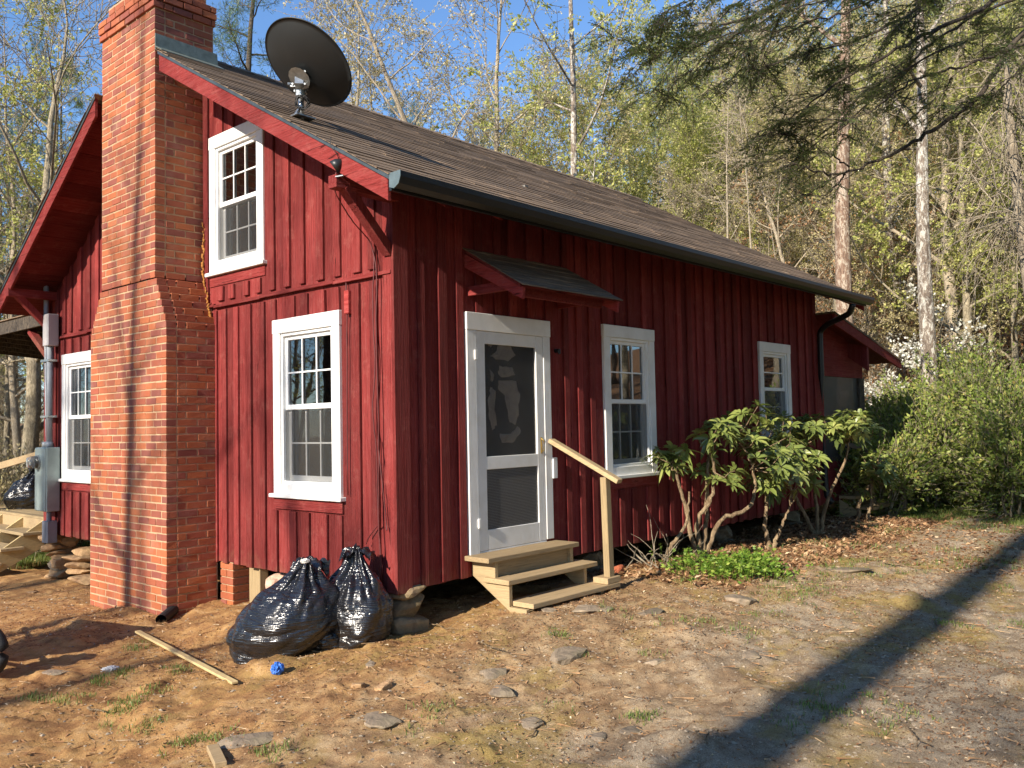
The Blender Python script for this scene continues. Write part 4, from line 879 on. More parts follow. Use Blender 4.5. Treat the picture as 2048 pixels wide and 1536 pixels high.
# ---------------------------------------------------------------- black bags
def bag(name, c, dims, seed, lean, label, knot_h=.08):
    bm = bmesh.new(); bmesh.ops.create_icosphere(bm, subdivisions=6, radius=1.0)
    u_ = np.array([v.co[:] for v in bm.verts]); u_ /= np.linalg.norm(u_, axis=1, keepdims=True)
    th = np.arctan2(u_[:, 1], u_[:, 0]); zz = u_[:, 2]
    rad = 1+.34*fbm(u_+seed, .9, 2, seed)+.10*fbm(u_+seed, 2.6, 2, seed+2)
    prof = np.where(zz > 0, 1-.40*zz**1.5, 1.0+.10*(-zz)*(1+zz))
    co = u_*rad[:, None]; co[:, :2] *= prof[:, None]
    k = np.clip((zz-.62)/.38, 0, 1); co[:, :2] *= (1-.5*k**.9)[:, None]; co[:, 2] += k**1.5*knot_h/dims[2]
    def ridge(P_, sc, off, pw=.8):        # thin sharp creases between smooth taut panels
        return 1-np.clip(np.abs(fbm(P_, sc, 1, off))*3.2, 0, 1)**pw
    wn = np.clip((zz-.05)/.7, 0, 1)
    q = np.stack([np.cos(th)*2.4, np.sin(th)*2.4, zz*.55], 1); f1 = ridge(q, 1.5, seed+5)
    q2 = np.stack([u_[:, 0]*1.3+.5*zz, u_[:, 1]*1.3, zz*4.2-1.1*u_[:, 0]+.8*np.sin(th*2)], 1); f2 = ridge(q2, 1.15, seed+9)
    f3 = ridge(u_+seed, 2.2, seed+4, 1.0)
    co *= (1-(.12*f1*wn+.055*f2*(1-wn*.5)+.06*f3))[:, None]
    co *= np.array(dims)
    lo = -dims[2]*.72; co[:, 2] = np.where(co[:, 2] < lo, lo+(co[:, 2]-lo)*.12, co[:, 2])
    co[:, 0] += lean[0]*(co[:, 2]-lo); co[:, 1] += lean[1]*(co[:, 2]-lo)
    for v, p in zip(bm.verts, co): v.co = p
    me = bpy.data.meshes.new(name); bm.to_mesh(me); bm.free(); me.polygons.foreach_set('use_smooth', [True]*len(me.polygons))
    root = empty(name, c, label, 'garbage bag', 'black garbage bags'); link('bag_body', me, BAG, root)
    # ragged ears at the tied neck
    r = random.Random(seed); tz = dims[2]*1.0+knot_h*.9; tx, ty = lean[0]*(tz-lo), lean[1]*(tz-lo)
    for q_ in range(3):
        nb = NB(); g = 9; A = r.uniform(0, 6.28); s1 = r.uniform(.07, .12)
        U_, W_ = np.meshgrid(np.linspace(0, 1, g), np.linspace(-1, 1, g), indexing='ij')
        wd = .02+s1*.75*U_
        px = np.cos(A)*U_*s1*1.2-np.sin(A)*W_*wd; py = np.sin(A)*U_*s1*1.2+np.cos(A)*W_*wd; pz = U_*s1*.35-.7*U_**2*s1*1.2+.045*np.sin(W_*5+q_)*U_+.03*np.array([[r.uniform(-1, 1) for _ in range(g)] for _ in range(g)])*U_
        V_ = np.stack([px+tx, py+ty, pz+tz-.05], -1).reshape(-1, 3); i_ = np.arange(g-1)[:, None]; j_ = np.arange(g-1)[None, :]
        F_ = np.stack([i_*g+j_, (i_+1)*g+j_, (i_+1)*g+j_+1, i_*g+j_+1], -1).reshape(-1, 4); nb.put(V_, F_)
        link('tied_ear', nb.mesh('tied_ear', True), BAG, root)
    return root
bg1 = bag('garbage_bag', (-.72, .58, -.19), (.40, .42, .43), 3, (.16, -.30), 'larger black garbage bag in front, slumped before the red gable wall')
bg2 = bag('garbage_bag', (-.29, .17, -.11), (.29, .34, .40), 8, (.06, .02), 'black garbage bag leaning on the cabin corner behind the front bag', .08)
bag('garbage_bag', (-.47, .25, -.30), (.17, .17, .15), 12, (0, 0), 'small low black bag lump on the ground between the two big bags', .03)
bag('garbage_bag', tuple(at(66, 985, 13.6)), (.42, .42, .42), 17, (0, -.3), 'black garbage bag on the pine deck behind the meter box')
def crumple(name, c, s, m_, seed, label, cat):
    bm = bmesh.new(); bmesh.ops.create_icosphere(bm, subdivisions=4, radius=1); u_ = np.array([v.co[:] for v in bm.verts])
    co = u_*(1-.9*np.abs(fbm(u_+seed, 2.2, 4, seed))*1.8+.3*fbm(u_, 6, 2, seed))[:, None]*np.array(s)
    for v, p in zip(bm.verts, co): v.co = p
    me = bpy.data.meshes.new(name); bm.to_mesh(me); bm.free(); return tag(link(name, me, m_, None, c), label, cat)
def onground(px, py, dz=0):
    lo, hi = 2.0, 40.0
    d = FW+RT2*(px-1024)/FPX-UP2*(py-768)/FPX
    for s_ in np.arange(3.5, 60, .05):
        p = CAM+d*s_
        if p[2] < gz(p[0], p[1]): break
    return (float(p[0]), float(p[1]), gz(p[0], p[1])+dz)
crumple('wrapper', onground(555, 1347, .03), (.05, .04, .045), BLUEP, 2, 'crumpled blue plastic wrapper on the dirt below the front bag', 'wrapper')
crumple('paper_scrap', onground(220, 1343, .012), (.07, .05, .02), WHITEP, 3, 'crumpled white paper scrap on the bare dirt left of the lath', 'litter')
tbx = at(610, 1122, 6.35); crumple('paper_scrap', tuple(tbx), (.04, .03, .02), WHITEP, 5, 'white crumpled paper poking out of the tied top of the front bag', 'litter')
a_, b_ = onground(275, 1270, .025), onground(470, 1377, .02); m = MB(); c_ = (np.array(a_)+np.array(b_))/2
m.beam(np.array(a_)-c_, np.array(b_)-c_, .045, .018); tag(m.build('wood_lath', NEWWOOD, bevel=.003, loc=tuple(c_)), 'long pale wooden lath lying on the dirt in front of the chimney', 'lath')
m = MB(); a_, b_ = onground(425, 1508, .03), onground(442, 1545, .02); c_ = (np.array(a_)+np.array(b_))/2; m.beam(np.array(a_)-c_, np.array(b_)-c_, .06, .03); tag(m.build('wood_scrap', LUMX, bevel=.003, loc=tuple(c_)), 'short split wood scrap on the dirt at the bottom edge', 'wood scrap')
p_ = onground(322, 1247, .015); m = MB(); v_ = np.array([.32, .3, .04]); m.tube([(0, 0, 0), tuple(v_*.3), tuple(v_*.6), tuple(v_)], .05, 14, cap=False); tag(m.build('drain_pipe', RUBBER, None, loc=(p_[0], p_[1], p_[2]+.01)), 'black drain pipe mouth half buried at the foot of the chimney', 'pipe')
# ---------------------------------------------------------------- wheelbarrow whose wheel just enters at the left edge
wbp = onground(-30, 1362); wb = empty('wheelbarrow', wbp, 'wheelbarrow parked at the left edge with its black tyre just in view', 'wheelbarrow')
hd = np.array([-.42, .90, 0]); hd /= np.linalg.norm(hd); sd_ = np.array([hd[1], -hd[0], 0])
th = np.linspace(0, 2*math.pi, 33); m = MB(); m.tube([hd*.15*math.cos(a)+np.array([0, 0, .195+.15*math.sin(a)]) for a in th], .047, 12, cap=False); whl = empty('wheel', parent=wb); m.build('tyre', RUBBER, whl, smooth=True)
m = MB(); m.tube([sd_*.03+np.array([0, 0, .195]), -sd_*.03+np.array([0, 0, .195])], .105, 20); m.build('rim', GALV, whl)
m = MB(); top_ = [hd*a+sd_*b+np.array([0, 0, .66+.05*a]) for a, b in ((.28, .36), (.28, -.36), (1.18, -.34), (1.18, .34))]; bt = [hd*a+sd_*b+np.array([0, 0, .34]) for a, b in ((.45, .2), (.45, -.2), (1.0, -.2), (1.0, .2))]
m.hexa([tuple(p) for p in bt]+[tuple(p) for p in top_]); m.build('tray', TRAYM, wb, bevel=.01)
for sg in (1, -1):
    m = MB(); m.tube([sd_*.05*sg+np.array([0, 0, .195]), hd*.5+sd_*.19*sg+np.array([0, 0, .31]), hd*1.7+sd_*.30*sg+np.array([0, 0, .62])], .017, 8); m.build('handle', OLDWOOD, wb, smooth=True)
    m = MB(); m.tube([hd*.95+sd_*.22*sg+np.array([0, 0, .38]), hd*1.0+sd_*.24*sg+np.array([0, 0, .0])], .015, 8); m.build('leg', GALV, wb, smooth=True)
# far steps by the screened porch
fs_ = empty('porch_steps', (9.05, -.05, -.1), 'weathered steps and rail of the far porch behind the rhododendron', 'steps')
for k in range(3): m = MB(); m.box((-.4, -.0-.24*k, .14-.15*k), (.4, -.25-.24*k, .18-.15*k), rng.random()); m.build('tread', LUMX, fs_)
for sx in (-.4, .36): m = MB(); m.prism([(sx, .0, .13), (sx, -.72, -.30), (sx, -.5, -.36), (sx, .0, -.25)], (.04, 0, 0)); m.build('stringer', LUMY, fs_)
m = MB(); m.beam((-.35, -.05, .98), (.35, -.72, .66), .04, .07); m.build('rail', OLDWOOD, fs_)
m = MB(); m.box((.33, -.72, -.3), (.38, -.67, .64)); m.build('rail_post', OLDWOOD, fs_)

# ================================================================ plants
def leaf_quads(nb, P, D, size, rs, aspect=.55, spread=1.0, rnd=None, droop=0.0):
    """rhombic leaves at points P growing roughly along D"""
    n_ = len(P); D = D+rs.randn(n_, 3)*spread; D[:, 2] -= droop; D /= np.linalg.norm(D, axis=1, keepdims=True)+1e-9
    Q = rs.randn(n_, 3); S = np.cross(D, Q); S /= np.linalg.norm(S, axis=1, keepdims=True)+1e-9
    sz = (size*(0.6+0.8*rs.rand(n_)))[:, None]
    V = np.stack([P, P+D*sz*.5+S*sz*aspect*.5, P+D*sz, P+D*sz*.5-S*sz*aspect*.5], 1).reshape(-1, 3)
    F = np.arange(n_*4).reshape(-1, 4); nb.put(V, F, rs.rand(n_) if rnd is None else rnd)
def unit(v): return v/(np.linalg.norm(v)+1e-9)
def polyline(p, d, L_, n_, rs, wob=.12, up=0.0):
    pts = [np.array(p, float)]; d = unit(np.array(d, float)); st = L_/n_
    for k in range(n_):
        d = unit(d+rs.randn(3)*wob+np.array([0, 0, up])); pts.append(pts[-1]+d*st)
    return np.array(pts)
def side_dir(d, ang, rs, az=None):
    d = unit(d); a = unit(np.cross(d, rs.randn(3) if az is None else az)); return unit(d*math.cos(ang)+a*math.sin(ang))
def tree_meshes(seed, H, r0, limb0=.3, nl=14, ll=.34, la=1.0, lup=.06, nb_=8, nt_=6, leaf=None, leafn=5, lsize=.06, wob=.05, lean=(0, 0), cone=0.0, twig_len=.5, spread=1.0, aspect=.55, droop=0.0, fork=0, twr=.0045):
    rs = np.random.RandomState(seed); T = NB(); C_ = NB(); lp, ld = [], []
    d = unit(np.array([lean[0], lean[1], 1.0])); tr = polyline((0, 0, -.3), d, H+.3, 16, rs, wob*.7, .03)
    rad = r0*(1-np.linspace(0, 1, 17)**.9*.93); rad[0] *= 1.35; rad[1] *= 1.08
    T.put(*tube_np(tr, rad, 10), .5)
    def limb(p, dd, L_, r, lev):
        q = polyline(p, dd, L_, 7, rs, .13, lup if lev == 0 else lup*.5-droop*.12); T.put(*tube_np(q, r*(1-np.linspace(0, .86, 8)), 6 if lev == 0 else 4), .5)
        return q
    for k in range(nl):
        f = limb0+(1-limb0)*((k+rs.rand()*.8)/nl); i_ = f*16; a = int(min(i_, 15)); p = tr[a]+(tr[a+1]-tr[a])*(i_-a)
        az = k*2.4+rs.rand(); an = la*(1-.35*f)+rs.rand()*.2
        dd = np.array([math.cos(az)*math.sin(an), math.sin(az)*math.sin(an), math.cos(an)])
        Ls = H*ll*(1-cone*(f-limb0)/(1-limb0))*(.6+.6*rs.rand())*(1-.45*f); rr = max(.008, np.interp(f*16, np.arange(17), rad)*.45)
        q = limb(p, dd, Ls, rr, 0)
        for b in range(nb_):
            g = .22+.76*(b+rs.rand())/nb_; j = int(g*6.99); p2 = q[j]+(q[min(j+1, 7)]-q[j])*(g*7-j)
            d2 = side_dir(q[min(j+1, 7)]-q[j], .7+.4*rs.rand(), rs); d2[2] += .12-droop*.3; L2 = Ls*(.5-.28*g)*(.6+.7*rs.rand())
            q2 = limb(p2, d2, L2, rr*.42*(1-.5*g), 1)
            for c in range(nt_):
                g2 = .15+.85*(c+rs.rand())/nt_; j2 = int(min(g2*7, 6.99)); p3 = q2[j2]; d3 = side_dir(q2[min(j2+1, 7)]-q2[max(j2-1, 0)], .6+.5*rs.rand(), rs)
                d3[2] -= droop*.5; q3 = polyline(p3, d3, twig_len*(.5+.8*rs.rand()), 3, rs, .16, .02-droop*.15)
                T.put(*tube_np(q3, np.array([twr*1.6, twr*1.2, twr, twr*.5]), 3), .5)
                if leaf is not None:
                    w = 3*(1-.75*rs.rand(leafn)**1.6); a2 = w.astype(int).clip(0, 2); lp.append(q3[a2]+(q3[a2+1]-q3[a2])*(w-a2)[:, None]+rs.randn(leafn, 3)*lsize*.35); ld.append(np.repeat(unit(q3[3]-q3[0])[None], leafn, 0))
    if leaf is not None:
        P_ = np.concatenate(lp); D_ = np.concatenate(ld); leaf_quads(C_, P_, D_, lsize, rs, aspect, spread, droop=droop)
    return T, C_
PROTO = {}
def proto(key, name, bark, leafm, seed, **kw):
    T, C_ = tree_meshes(seed, leaf=leafm, **kw)
    tm = T.mesh('trunk', True); tm.materials.append(bark); cm = None
    if leafm is not None: cm = C_.mesh('crown'); cm.materials.append(leafm)
    PROTO[key] = (name, tm, cm)
def plant(key, x, y, s=1.0, rot=None, label=None, cat='tree', group=None, z=None, sz=None, bark=None, name=None):
    nm, tm, cm = PROTO[key]; rot = (x*7.1+y*3.3) % 6.28 if rot is None else rot
    r_ = empty(name or nm, (x, y, gz(x, y)-.05 if z is None else z), label, cat, group); r_.rotation_euler = (0, 0, rot); r_.scale = (s, s, sz or s)
    for mn, me in (('trunk', tm), ('crown', cm)):
        if me is None: continue
        o = bpy.data.objects.new(mn, me); col.objects.link(o); o.parent = r_
    return r_
# kinds of the wood
proto('bare', 'bare_tree', BK_GREY, LF_BUD, 1, H=15, r0=.17, limb0=.25, nl=15, ll=.38, nb_=8, nt_=6, leafn=5, lsize=.06, twig_len=.8, twr=.007)
proto('bare2', 'bare_tree', BK_PALE, LF_OLIVE, 2, H=17, r0=.20, limb0=.3, nl=15, ll=.36, nb_=8, nt_=6, leafn=10, lsize=.075, twig_len=.8, wob=.09, twr=.007)
proto('green', 'spring_tree', BK_GREY, LF_SPRING, 3, H=15, r0=.15, limb0=.25, nl=16, ll=.36, nb_=9, nt_=7, leafn=24, lsize=.075, twig_len=.8, aspect=.7)
proto('green2', 'spring_tree', BK_PALE, LF_SPRING, 4, H=13, r0=.12, limb0=.18, nl=18, ll=.34, nb_=8, nt_=7, leafn=20, lsize=.07, twig_len=.7, aspect=.7, wob=.07)
proto('olive', 'budding_tree', BK_GREY, LF_OLIVE, 5, H=15, r0=.16, limb0=.2, nl=17, ll=.34, nb_=9, nt_=7, leafn=22, lsize=.065, twig_len=.7, aspect=.5)
proto('pine', 'pine_tree', BK_DARK, LF_PINE, 6, H=19, r0=.24, limb0=.3, nl=26, ll=.25, la=1.45, lup=.03, nb_=9, nt_=6, leafn=26, lsize=.15, cone=.55, twig_len=.35, aspect=.07, spread=.75)
proto('brown', 'beech_tree', BK_GREY, LF_BROWN, 7, H=8, r0=.08, limb0=.12, nl=14, ll=.36, la=1.2, nb_=7, nt_=6, leafn=5, lsize=.09, twig_len=.5, wob=.08)
proto('twiggy', 'bare_tree', BK_PALE, LF_OLIVE, 10, H=11, r0=.10, limb0=.12, nl=20, ll=.38, la=1.0, nb_=9, nt_=9, leafn=5, lsize=.05, twig_len=.75, wob=.12, twr=.007)
proto('hemlock', 'hemlock_tree', BK_DARK, LF_PINE, 11, H=15, r0=.26, limb0=.2, nl=34, ll=.42, la=1.45, lup=.0, nb_=10, nt_=7, leafn=30, lsize=.16, cone=.5, twig_len=.45, aspect=.16, spread=.8)
proto('sapling', 'sapling', BK_PALE, LF_OLIVE, 8, H=9, r0=.055, limb0=.25, nl=9, ll=.22, la=.7, lup=.12, nb_=4, nt_=3, leafn=3, lsize=.05, twig_len=.4)
proto('thicket', 'thicket_tree', BK_GREY, LF_BUD, 9, H=6, r0=.06, limb0=.05, nl=18, ll=.5, la=1.1, nb_=8, nt_=6, leafn=2, lsize=.04, twig_len=.6, wob=.15)

def polar(px, dist):          # ground position seen at picture column px, so many metres away
    d = FW+RT2*(px-1024)/FPX; d = d[:2]/np.linalg.norm(d[:2]); return CAM[0]+d[0]*dist, CAM[1]+d[1]*dist
# single trees that one can pick out
def T1(key, px, dist, s, label, rot=None, sz=None, name=None, cat='tree', group=None):
    x, y = polar(px, dist); return plant(key, x, y, s, rot, label, cat, group, sz=sz, name=name)
proto('birchy', 'spring_tree', BK_SPOT, LF_SPRING, 31, H=17, r0=.17, limb0=.25, nl=13, ll=.33, la=1.1, nb_=7, nt_=5, leafn=16, lsize=.095, twig_len=.7, wob=.035)
T1('birchy', 1146, 22, 1.0, 'tall straight pale spotted tree with fresh green leaves rising behind the middle of the roof', 1.0)
proto('leaner', 'budding_tree', BK_PALE, LF_OLIVE, 32, H=14, r0=.16, limb0=.3, nl=12, ll=.4, la=.9, nb_=7, nt_=6, leafn=6, lsize=.06, wob=.1, lean=(-.22, .12), twig_len=.7)
T1('leaner', 1062, 21, 1.0, 'leaning forked tree with sparse olive buds left of the straight spotted tree', .9)
proto('flaky', 'bare_tree', BK_RED, LF_OLIVE, 33, H=19, r0=.30, limb0=.5, nl=10, ll=.3, la=1.2, nb_=6, nt_=5, leafn=3, lsize=.06, wob=.03, twig_len=.7, twr=.006)
T1('flaky', 1690, 20, .78, 'thick reddish flaky trunk rising behind the far end of the roof', 2.0, sz=.95)
proto('lichen', 'bare_tree', BK_SPOT, LF_OLIVE, 34, H=17, r0=.24, limb0=.4, nl=10, ll=.34, la=1.2, nb_=6, nt_=5, leafn=3, lsize=.06, wob=.03, twig_len=.7, twr=.006)
T1('lichen', 1856, 19, .8, 'straight grey white trunk mottled with lichen above the dogwood', .5, sz=.95)
T1('lichen', 1800, 25, .9, 'second mottled pale trunk just left of the lichen trunk', 2.5)
T1('leaner', 1735, 23, .8, 'crooked pale trunk between the flaky trunk and the lichen trunk', 3.9)
T1('bare2', 1935, 22, .9, 'forked dark grey trunk right of the lichen mottled trunk', 1.9)
T1('sapling', 1456, 19, 1.0, 'slender white sapling standing straight behind the roof, left one of two', 1.3)
T1('sapling', 1518, 18, .9, 'slender white sapling with curved side shoots, right one of two', 4.2)
T1('sapling', 1562, 20, .7, 'short thin sapling just behind the far roof slope', 3.2)
T1('pine', 492, 25, .95, 'dark green pine rising between the chimney and the satellite dish', 1.2)
T1('pine', 30, 30, .62, 'pine with drooping green boughs at the left edge above the porch roof', .3)
T1('olive', 660, 24, .95, 'budding yellow grey tree filling the sky behind the satellite dish', 2.4)
T1('olive', 770, 27, .9, 'budding olive tree just right of the satellite dish', .4)
T1('bare2', 905, 26, .95, 'bare crooked tree with reddish twigs between dish and spotted tree', .2)
proto('gnarly', 'bare_tree', BK_GREY, LF_BUD, 35, H=12, r0=.2, limb0=.18, nl=14, ll=.5, la=1.0, nb_=9, nt_=6, leafn=4, lsize=.05, wob=.16, twig_len=.7, lean=(.15, .1), twr=.006)
T1('gnarly', 78, 19, .95, 'gnarled bare grey tree with pale buds left of the chimney', 5.4)
T1('bare', 150, 24, .8, 'bare budding tree with many fine twigs beside the chimney', 2.2)
T1('gnarly', -60, 22, 1.05, 'spreading bare tree whose branches enter at the upper left corner', 1.4)
# the wood behind the house, on the slope
GL = {'bare': ('thin grey bare tree with few pale buds in the wood behind the cabin', 'bare grey trees in the wood'),
      'bare2': ('pale barked nearly bare tree on the wooded slope behind the cabin', 'pale barked trees in the wood'),
      'green': ('tree in fresh yellow green leaf in the wood behind the cabin', 'fresh green trees in the wood'),
      'green2': ('low branched light green tree on the wooded slope', 'low green trees in the wood'),
      'olive': ('olive budding tree in the wood behind the cabin', 'olive budding trees in the wood'),
      'pine': ('dark green pine among the bare trees of the wood', 'pines in the wood'),
      'brown': ('small tree holding dry tan leaves on the wooded slope', 'dry leaved small trees in the wood'),
      'twiggy': ('pale fine twigged tree with scattered olive buds on the wooded slope', 'pale twiggy trees in the wood'),
      'thicket': ('low tangled bare thicket tree at the edge of the wood', 'thicket trees at the wood edge')}
rs = np.random.RandomState(77)
def wood(n_, p0, p1, d0, d1, kinds, w_, s0, s1):
    for k in range(n_):
        px = p0+(p1-p0)*(k+rs.rand())/n_; dist = d0+(d1-d0)*rs.rand(); key = kinds[rs.choice(len(kinds), p=w_)]; l_, g_ = GL[key]
        x, y = polar(px, dist); plant(key, x, y, s0+(s1-s0)*rs.rand(), rs.rand()*6.28, l_, 'tree', g_)
wood(15, 830, 1600, 25, 34, ['green', 'green2', 'bare2', 'olive'], [.45, .25, .1, .2], .6, .85)
wood(14, 950, 2080, 34, 48, ['green', 'bare2', 'pine', 'olive', 'green2'], [.34, .18, .14, .14, .2], .6, .85)
wood(26, 1420, 2150, 21, 32, ['twiggy', 'bare2', 'green2', 'green', 'olive'], [.38, .1, .2, .14, .18], .55, .85)
wood(8, 560, 1300, 24, 32, ['twiggy', 'olive'], [.5, .5], .65, .9)
wood(14, 1600, 2120, 22, 32, ['brown', 'thicket', 'twiggy'], [.5, .2, .3], .6, 1.0)
wood(30, 1250, 2150, 42, 75, ['green', 'pine', 'olive', 'green2'], [.4, .1, .25, .25], .8, 1.1)
wood(26, 1350, 2150, 30, 42, ['green', 'green2', 'olive', 'twiggy', 'brown'], [.25, .25, .25, .15, .1], .6, .9)
wood(13, 380, 860, 28, 44, ['pine', 'olive', 'olive', 'green2'], [.2, .3, .3, .2], .6, .8)
wood(4, -150, 400, 34, 50, ['pine', 'olive', 'bare', 'green2'], [.2, .3, .3, .2], .4, .5)
wood(12, -150, 200, 20, 32, ['thicket', 'green2', 'bare'], [.6, .15, .25], .5, .9)
wood(6, -150, 150, 30, 44, ['pine', 'thicket'], [.4, .6], .5, .8)

# trees that stand in the sun's path beyond the left of the picture; their shadows fall across yard and wall
proto('mast', 'bare_tree', BK_DARK, LF_BUD, 36, H=17, r0=.26, limb0=.55, nl=10, ll=.22, la=1.1, nb_=5, nt_=4, leafn=1, lsize=.05, wob=.02, twig_len=.6, lean=(0, -.03))
for k, (x, y, s, lab) in enumerate(((-17, -3.85, 1.35, 'straight dark trunk beyond the yard whose long shadow crosses the drive'), (-15, 2.6, .8, 'slim trunk beyond the yard in line with the brick chimney'),
        (-22, -.2, .9, 'dark trunk far across the yard facing the red gable'), (-26, 1.6, 1.0, 'dark trunk across the yard facing the cabin corner'), (-19, 5.6, .9, 'dark trunk across the yard facing the left eave'))):
    plant('mast', x, y, s, k*1.7, lab, 'tree', sz=1.5 if k == 0 else None)
for k, (x, y, s) in enumerate(((-17, 5.4, .75), (-25, .9, .6), (-19, -8.5, .8), (-14, -7.6, .7), (-22, -6.6, .95), (-20, -7.2, .9), (-30, -9, 1.1), (-12.5, -5.6, .6), (-25, -10, 1.1))):
    plant('bare', x, y, s, k*1.3+.5, 'bare tree across the yard in the path of the sun', 'tree', 'bare trees across the yard')
for k, (x, y, s) in enumerate(((.5, -10.5, 1.0), (5.5, -10.8, 1.0), (-5, -12, 1.0))):  # unseen hemlocks, added to screen the long wall from sky light
    plant('hemlock', x, y, s, k*1.3+.5, 'unseen dense hemlock added behind the photographer to block sky light', 'tree', 'hemlocks added behind the photographer')
for k in range(26):
    x = -9+1.9*k+1.5*math.sin(k*5.1); y = -13.5-3.5*(k % 3)-1.2*math.sin(k*2.3)
    plant(['pine', 'green2', 'olive', 'pine', 'green'][k % 5], x, y, .8+.1*math.sin(k), k*1.9, 'tree of the dense wood behind the photographer', 'tree', 'trees of the wood behind the photographer')
for k in range(18):
    x = -7-15*((k*.618) % 1); y = 10.5+1.25*k+math.sin(k*4.1)
    plant(['pine', 'bare2', 'green2', 'thicket', 'bare'][k % 5], x, y, .75+.15*math.sin(k*2.0), k*1.1, 'tree of the wood beyond the left of the yard', 'tree', 'trees of the wood left of the yard')
for k, (x, y) in enumerate(((-30, -8), (-33, 3), (-36, 9), (-30, 14), (-38, -3), (-28, 20), (-24, -14), (-34, -20), (-20, 26), (-12, -24), (2, -22), (10, -19), (18, -17))):
    plant(['bare', 'pine', 'bare2', 'olive'][k % 4] if y > 6 or y < -10 else 'bare', x, y, .8, k, 'tree standing behind the photographer across the yard', 'tree', 'trees across the yard')

# ---------------------------------------------------------------- hemlock boughs overhead, from a trunk right of the picture
hem = empty('hemlock_tree', (4.4, -7.0, gz(4.4, -7.0)), 'dark hemlock whose drooping needle boughs hang in from the upper right', 'tree')
ho = np.array([4.4, -7.0, gz(4.4, -7.0)])
rs = np.random.RandomState(12); TB, NBk = NB(), NB()
TB.put(*tube_np(np.array([[0, 0, -.3], [0, 0, 1], [.05, 0, 4], [0, .1, 8], [.1, 0, 13]]), np.array([.36, .28, .24, .18, .05]), 12), .5)
def spray(p, d, L_, dens=1.0, rc=.002):
    """flat needle spray: a twig with side twigs, all lined with small needles"""
    d = unit(d); nrm_ = unit(np.array([rs.randn()*.35, rs.randn()*.35, 1.0])); sd = unit(np.cross(d, nrm_))
    q = polyline(p, d, L_, 6, rs, .07, -.035); TB.put(*tube_np(q, np.linspace(.0042, .0012, 7), 3), .5)
    seg_ = [(q, L_)]
    nn = int(L_/.03)
    for k in range(nn):
        g = (k+.5)/nn; j = min(int(g*6), 5); p2 = q[j]+(q[j+1]-q[j])*(g*6-j); s_ = 1 if k % 2 else -1
        l2 = (.05+.20*L_*(1-g*.85))*(.7+.6*rs.rand()); d2 = unit(unit(q[j+1]-q[j])*.75+sd*s_*.8+nrm_*rs.randn()*.12)
        q2 = polyline(p2, d2, l2, 2, rs, .08, -.05); TB.put(*tube_np(q2, np.array([.0018, .0013, .0008]), 3), .5); seg_.append((q2, l2))
    for q_, l_ in seg_:
        m_ = max(3, int(l_/.0085*dens)); w_ = rs.rand(m_)*(len(q_)-1.001); a = w_.astype(int); P_ = q_[a]+(q_[a+1]-q_[a])*(w_-a)[:, None]
        dd = q_[a+1]-q_[a]; dd /= np.linalg.norm(dd, axis=1, keepdims=True)+1e-9
        s2 = np.where(rs.rand(m_) < .5, 1, -1)[:, None]; D_ = dd*.6+np.cross(dd, nrm_)*s2+rs.randn(m_, 3)*.12; D_ /= np.linalg.norm(D_, axis=1, keepdims=True)
        S_ = np.cross(D_, nrm_); S_ /= np.linalg.norm(S_, axis=1, keepdims=True)+1e-9; sz = (.020+.014*rs.rand(m_))[:, None]
        NBk.put(np.stack([P_, P_+D_*sz*.5+S_*.0040, P_+D_*sz, P_+D_*sz*.5-S_*.0040], 1).reshape(-1, 3), np.arange(m_*4).reshape(-1, 4), rs.rand(m_)*.6+.4*rs.rand())
def bough(pix, r0, nside, dens, side_len, start=.15, bias=0.0):
    K = np.array([at(*p)-ho for p in pix]); t_ = np.linspace(0, len(K)-1, 8*len(K)); i_ = np.minimum(t_.astype(int), len(K)-2); f = (t_-i_)[:, None]
    Km = np.vstack([2*K[0]-K[1], K, 2*K[-1]-K[-2]]); p0, p1, p2, p3 = Km[i_], Km[i_+1], Km[i_+2], Km[i_+3]
    q = .5*((2*p1)+(-p0+p2)*f+(2*p0-5*p1+4*p2-p3)*f**2+(-p0+3*p1-3*p2+p3)*f**3); q += rs.randn(*q.shape)*.008
    TB.put(*tube_np(q, r0*(1-np.linspace(0, .93, len(q))**.8), 7), .5); n_ = len(q)
    for k in range(nside):
        g = start+(1-start)*(k+rs.rand())/nside; j = min(int(g*(n_-1)), n_-2); d = unit(q[j+1]-q[j]); s_ = 1 if rs.rand() < .5 else -1
        sd = unit(np.cross(d, np.array([0, 0, 1.0]))); L_ = side_len*(.35+.8*rs.rand())*(1-.45*g)
        dd = unit(d*.8+sd*s_*(.4+.5*rs.rand())+np.array([0, 0, .22*rs.randn()+bias])); b = polyline(q[j], dd, L_, 7, rs, .10, -.05)
        TB.put(*tube_np(b, np.linspace(max(.004, r0*.28*(1-g)), .002, 8), 4), .5)
        for c in range(int(L_/.065*dens)):
            w_ = .2+.8*rs.rand(); jj = min(int(w_*7), 6); db = unit(b[jj+1]-b[jj]); s3 = 1 if rs.rand() < .5 else -1
            spray(b[jj], unit(db*.8+unit(np.cross(db, [0, 0, 1.0]))*s3*.7+np.array([0, 0, -.12+.1*rs.randn()])), (.14+.22*rs.rand()))
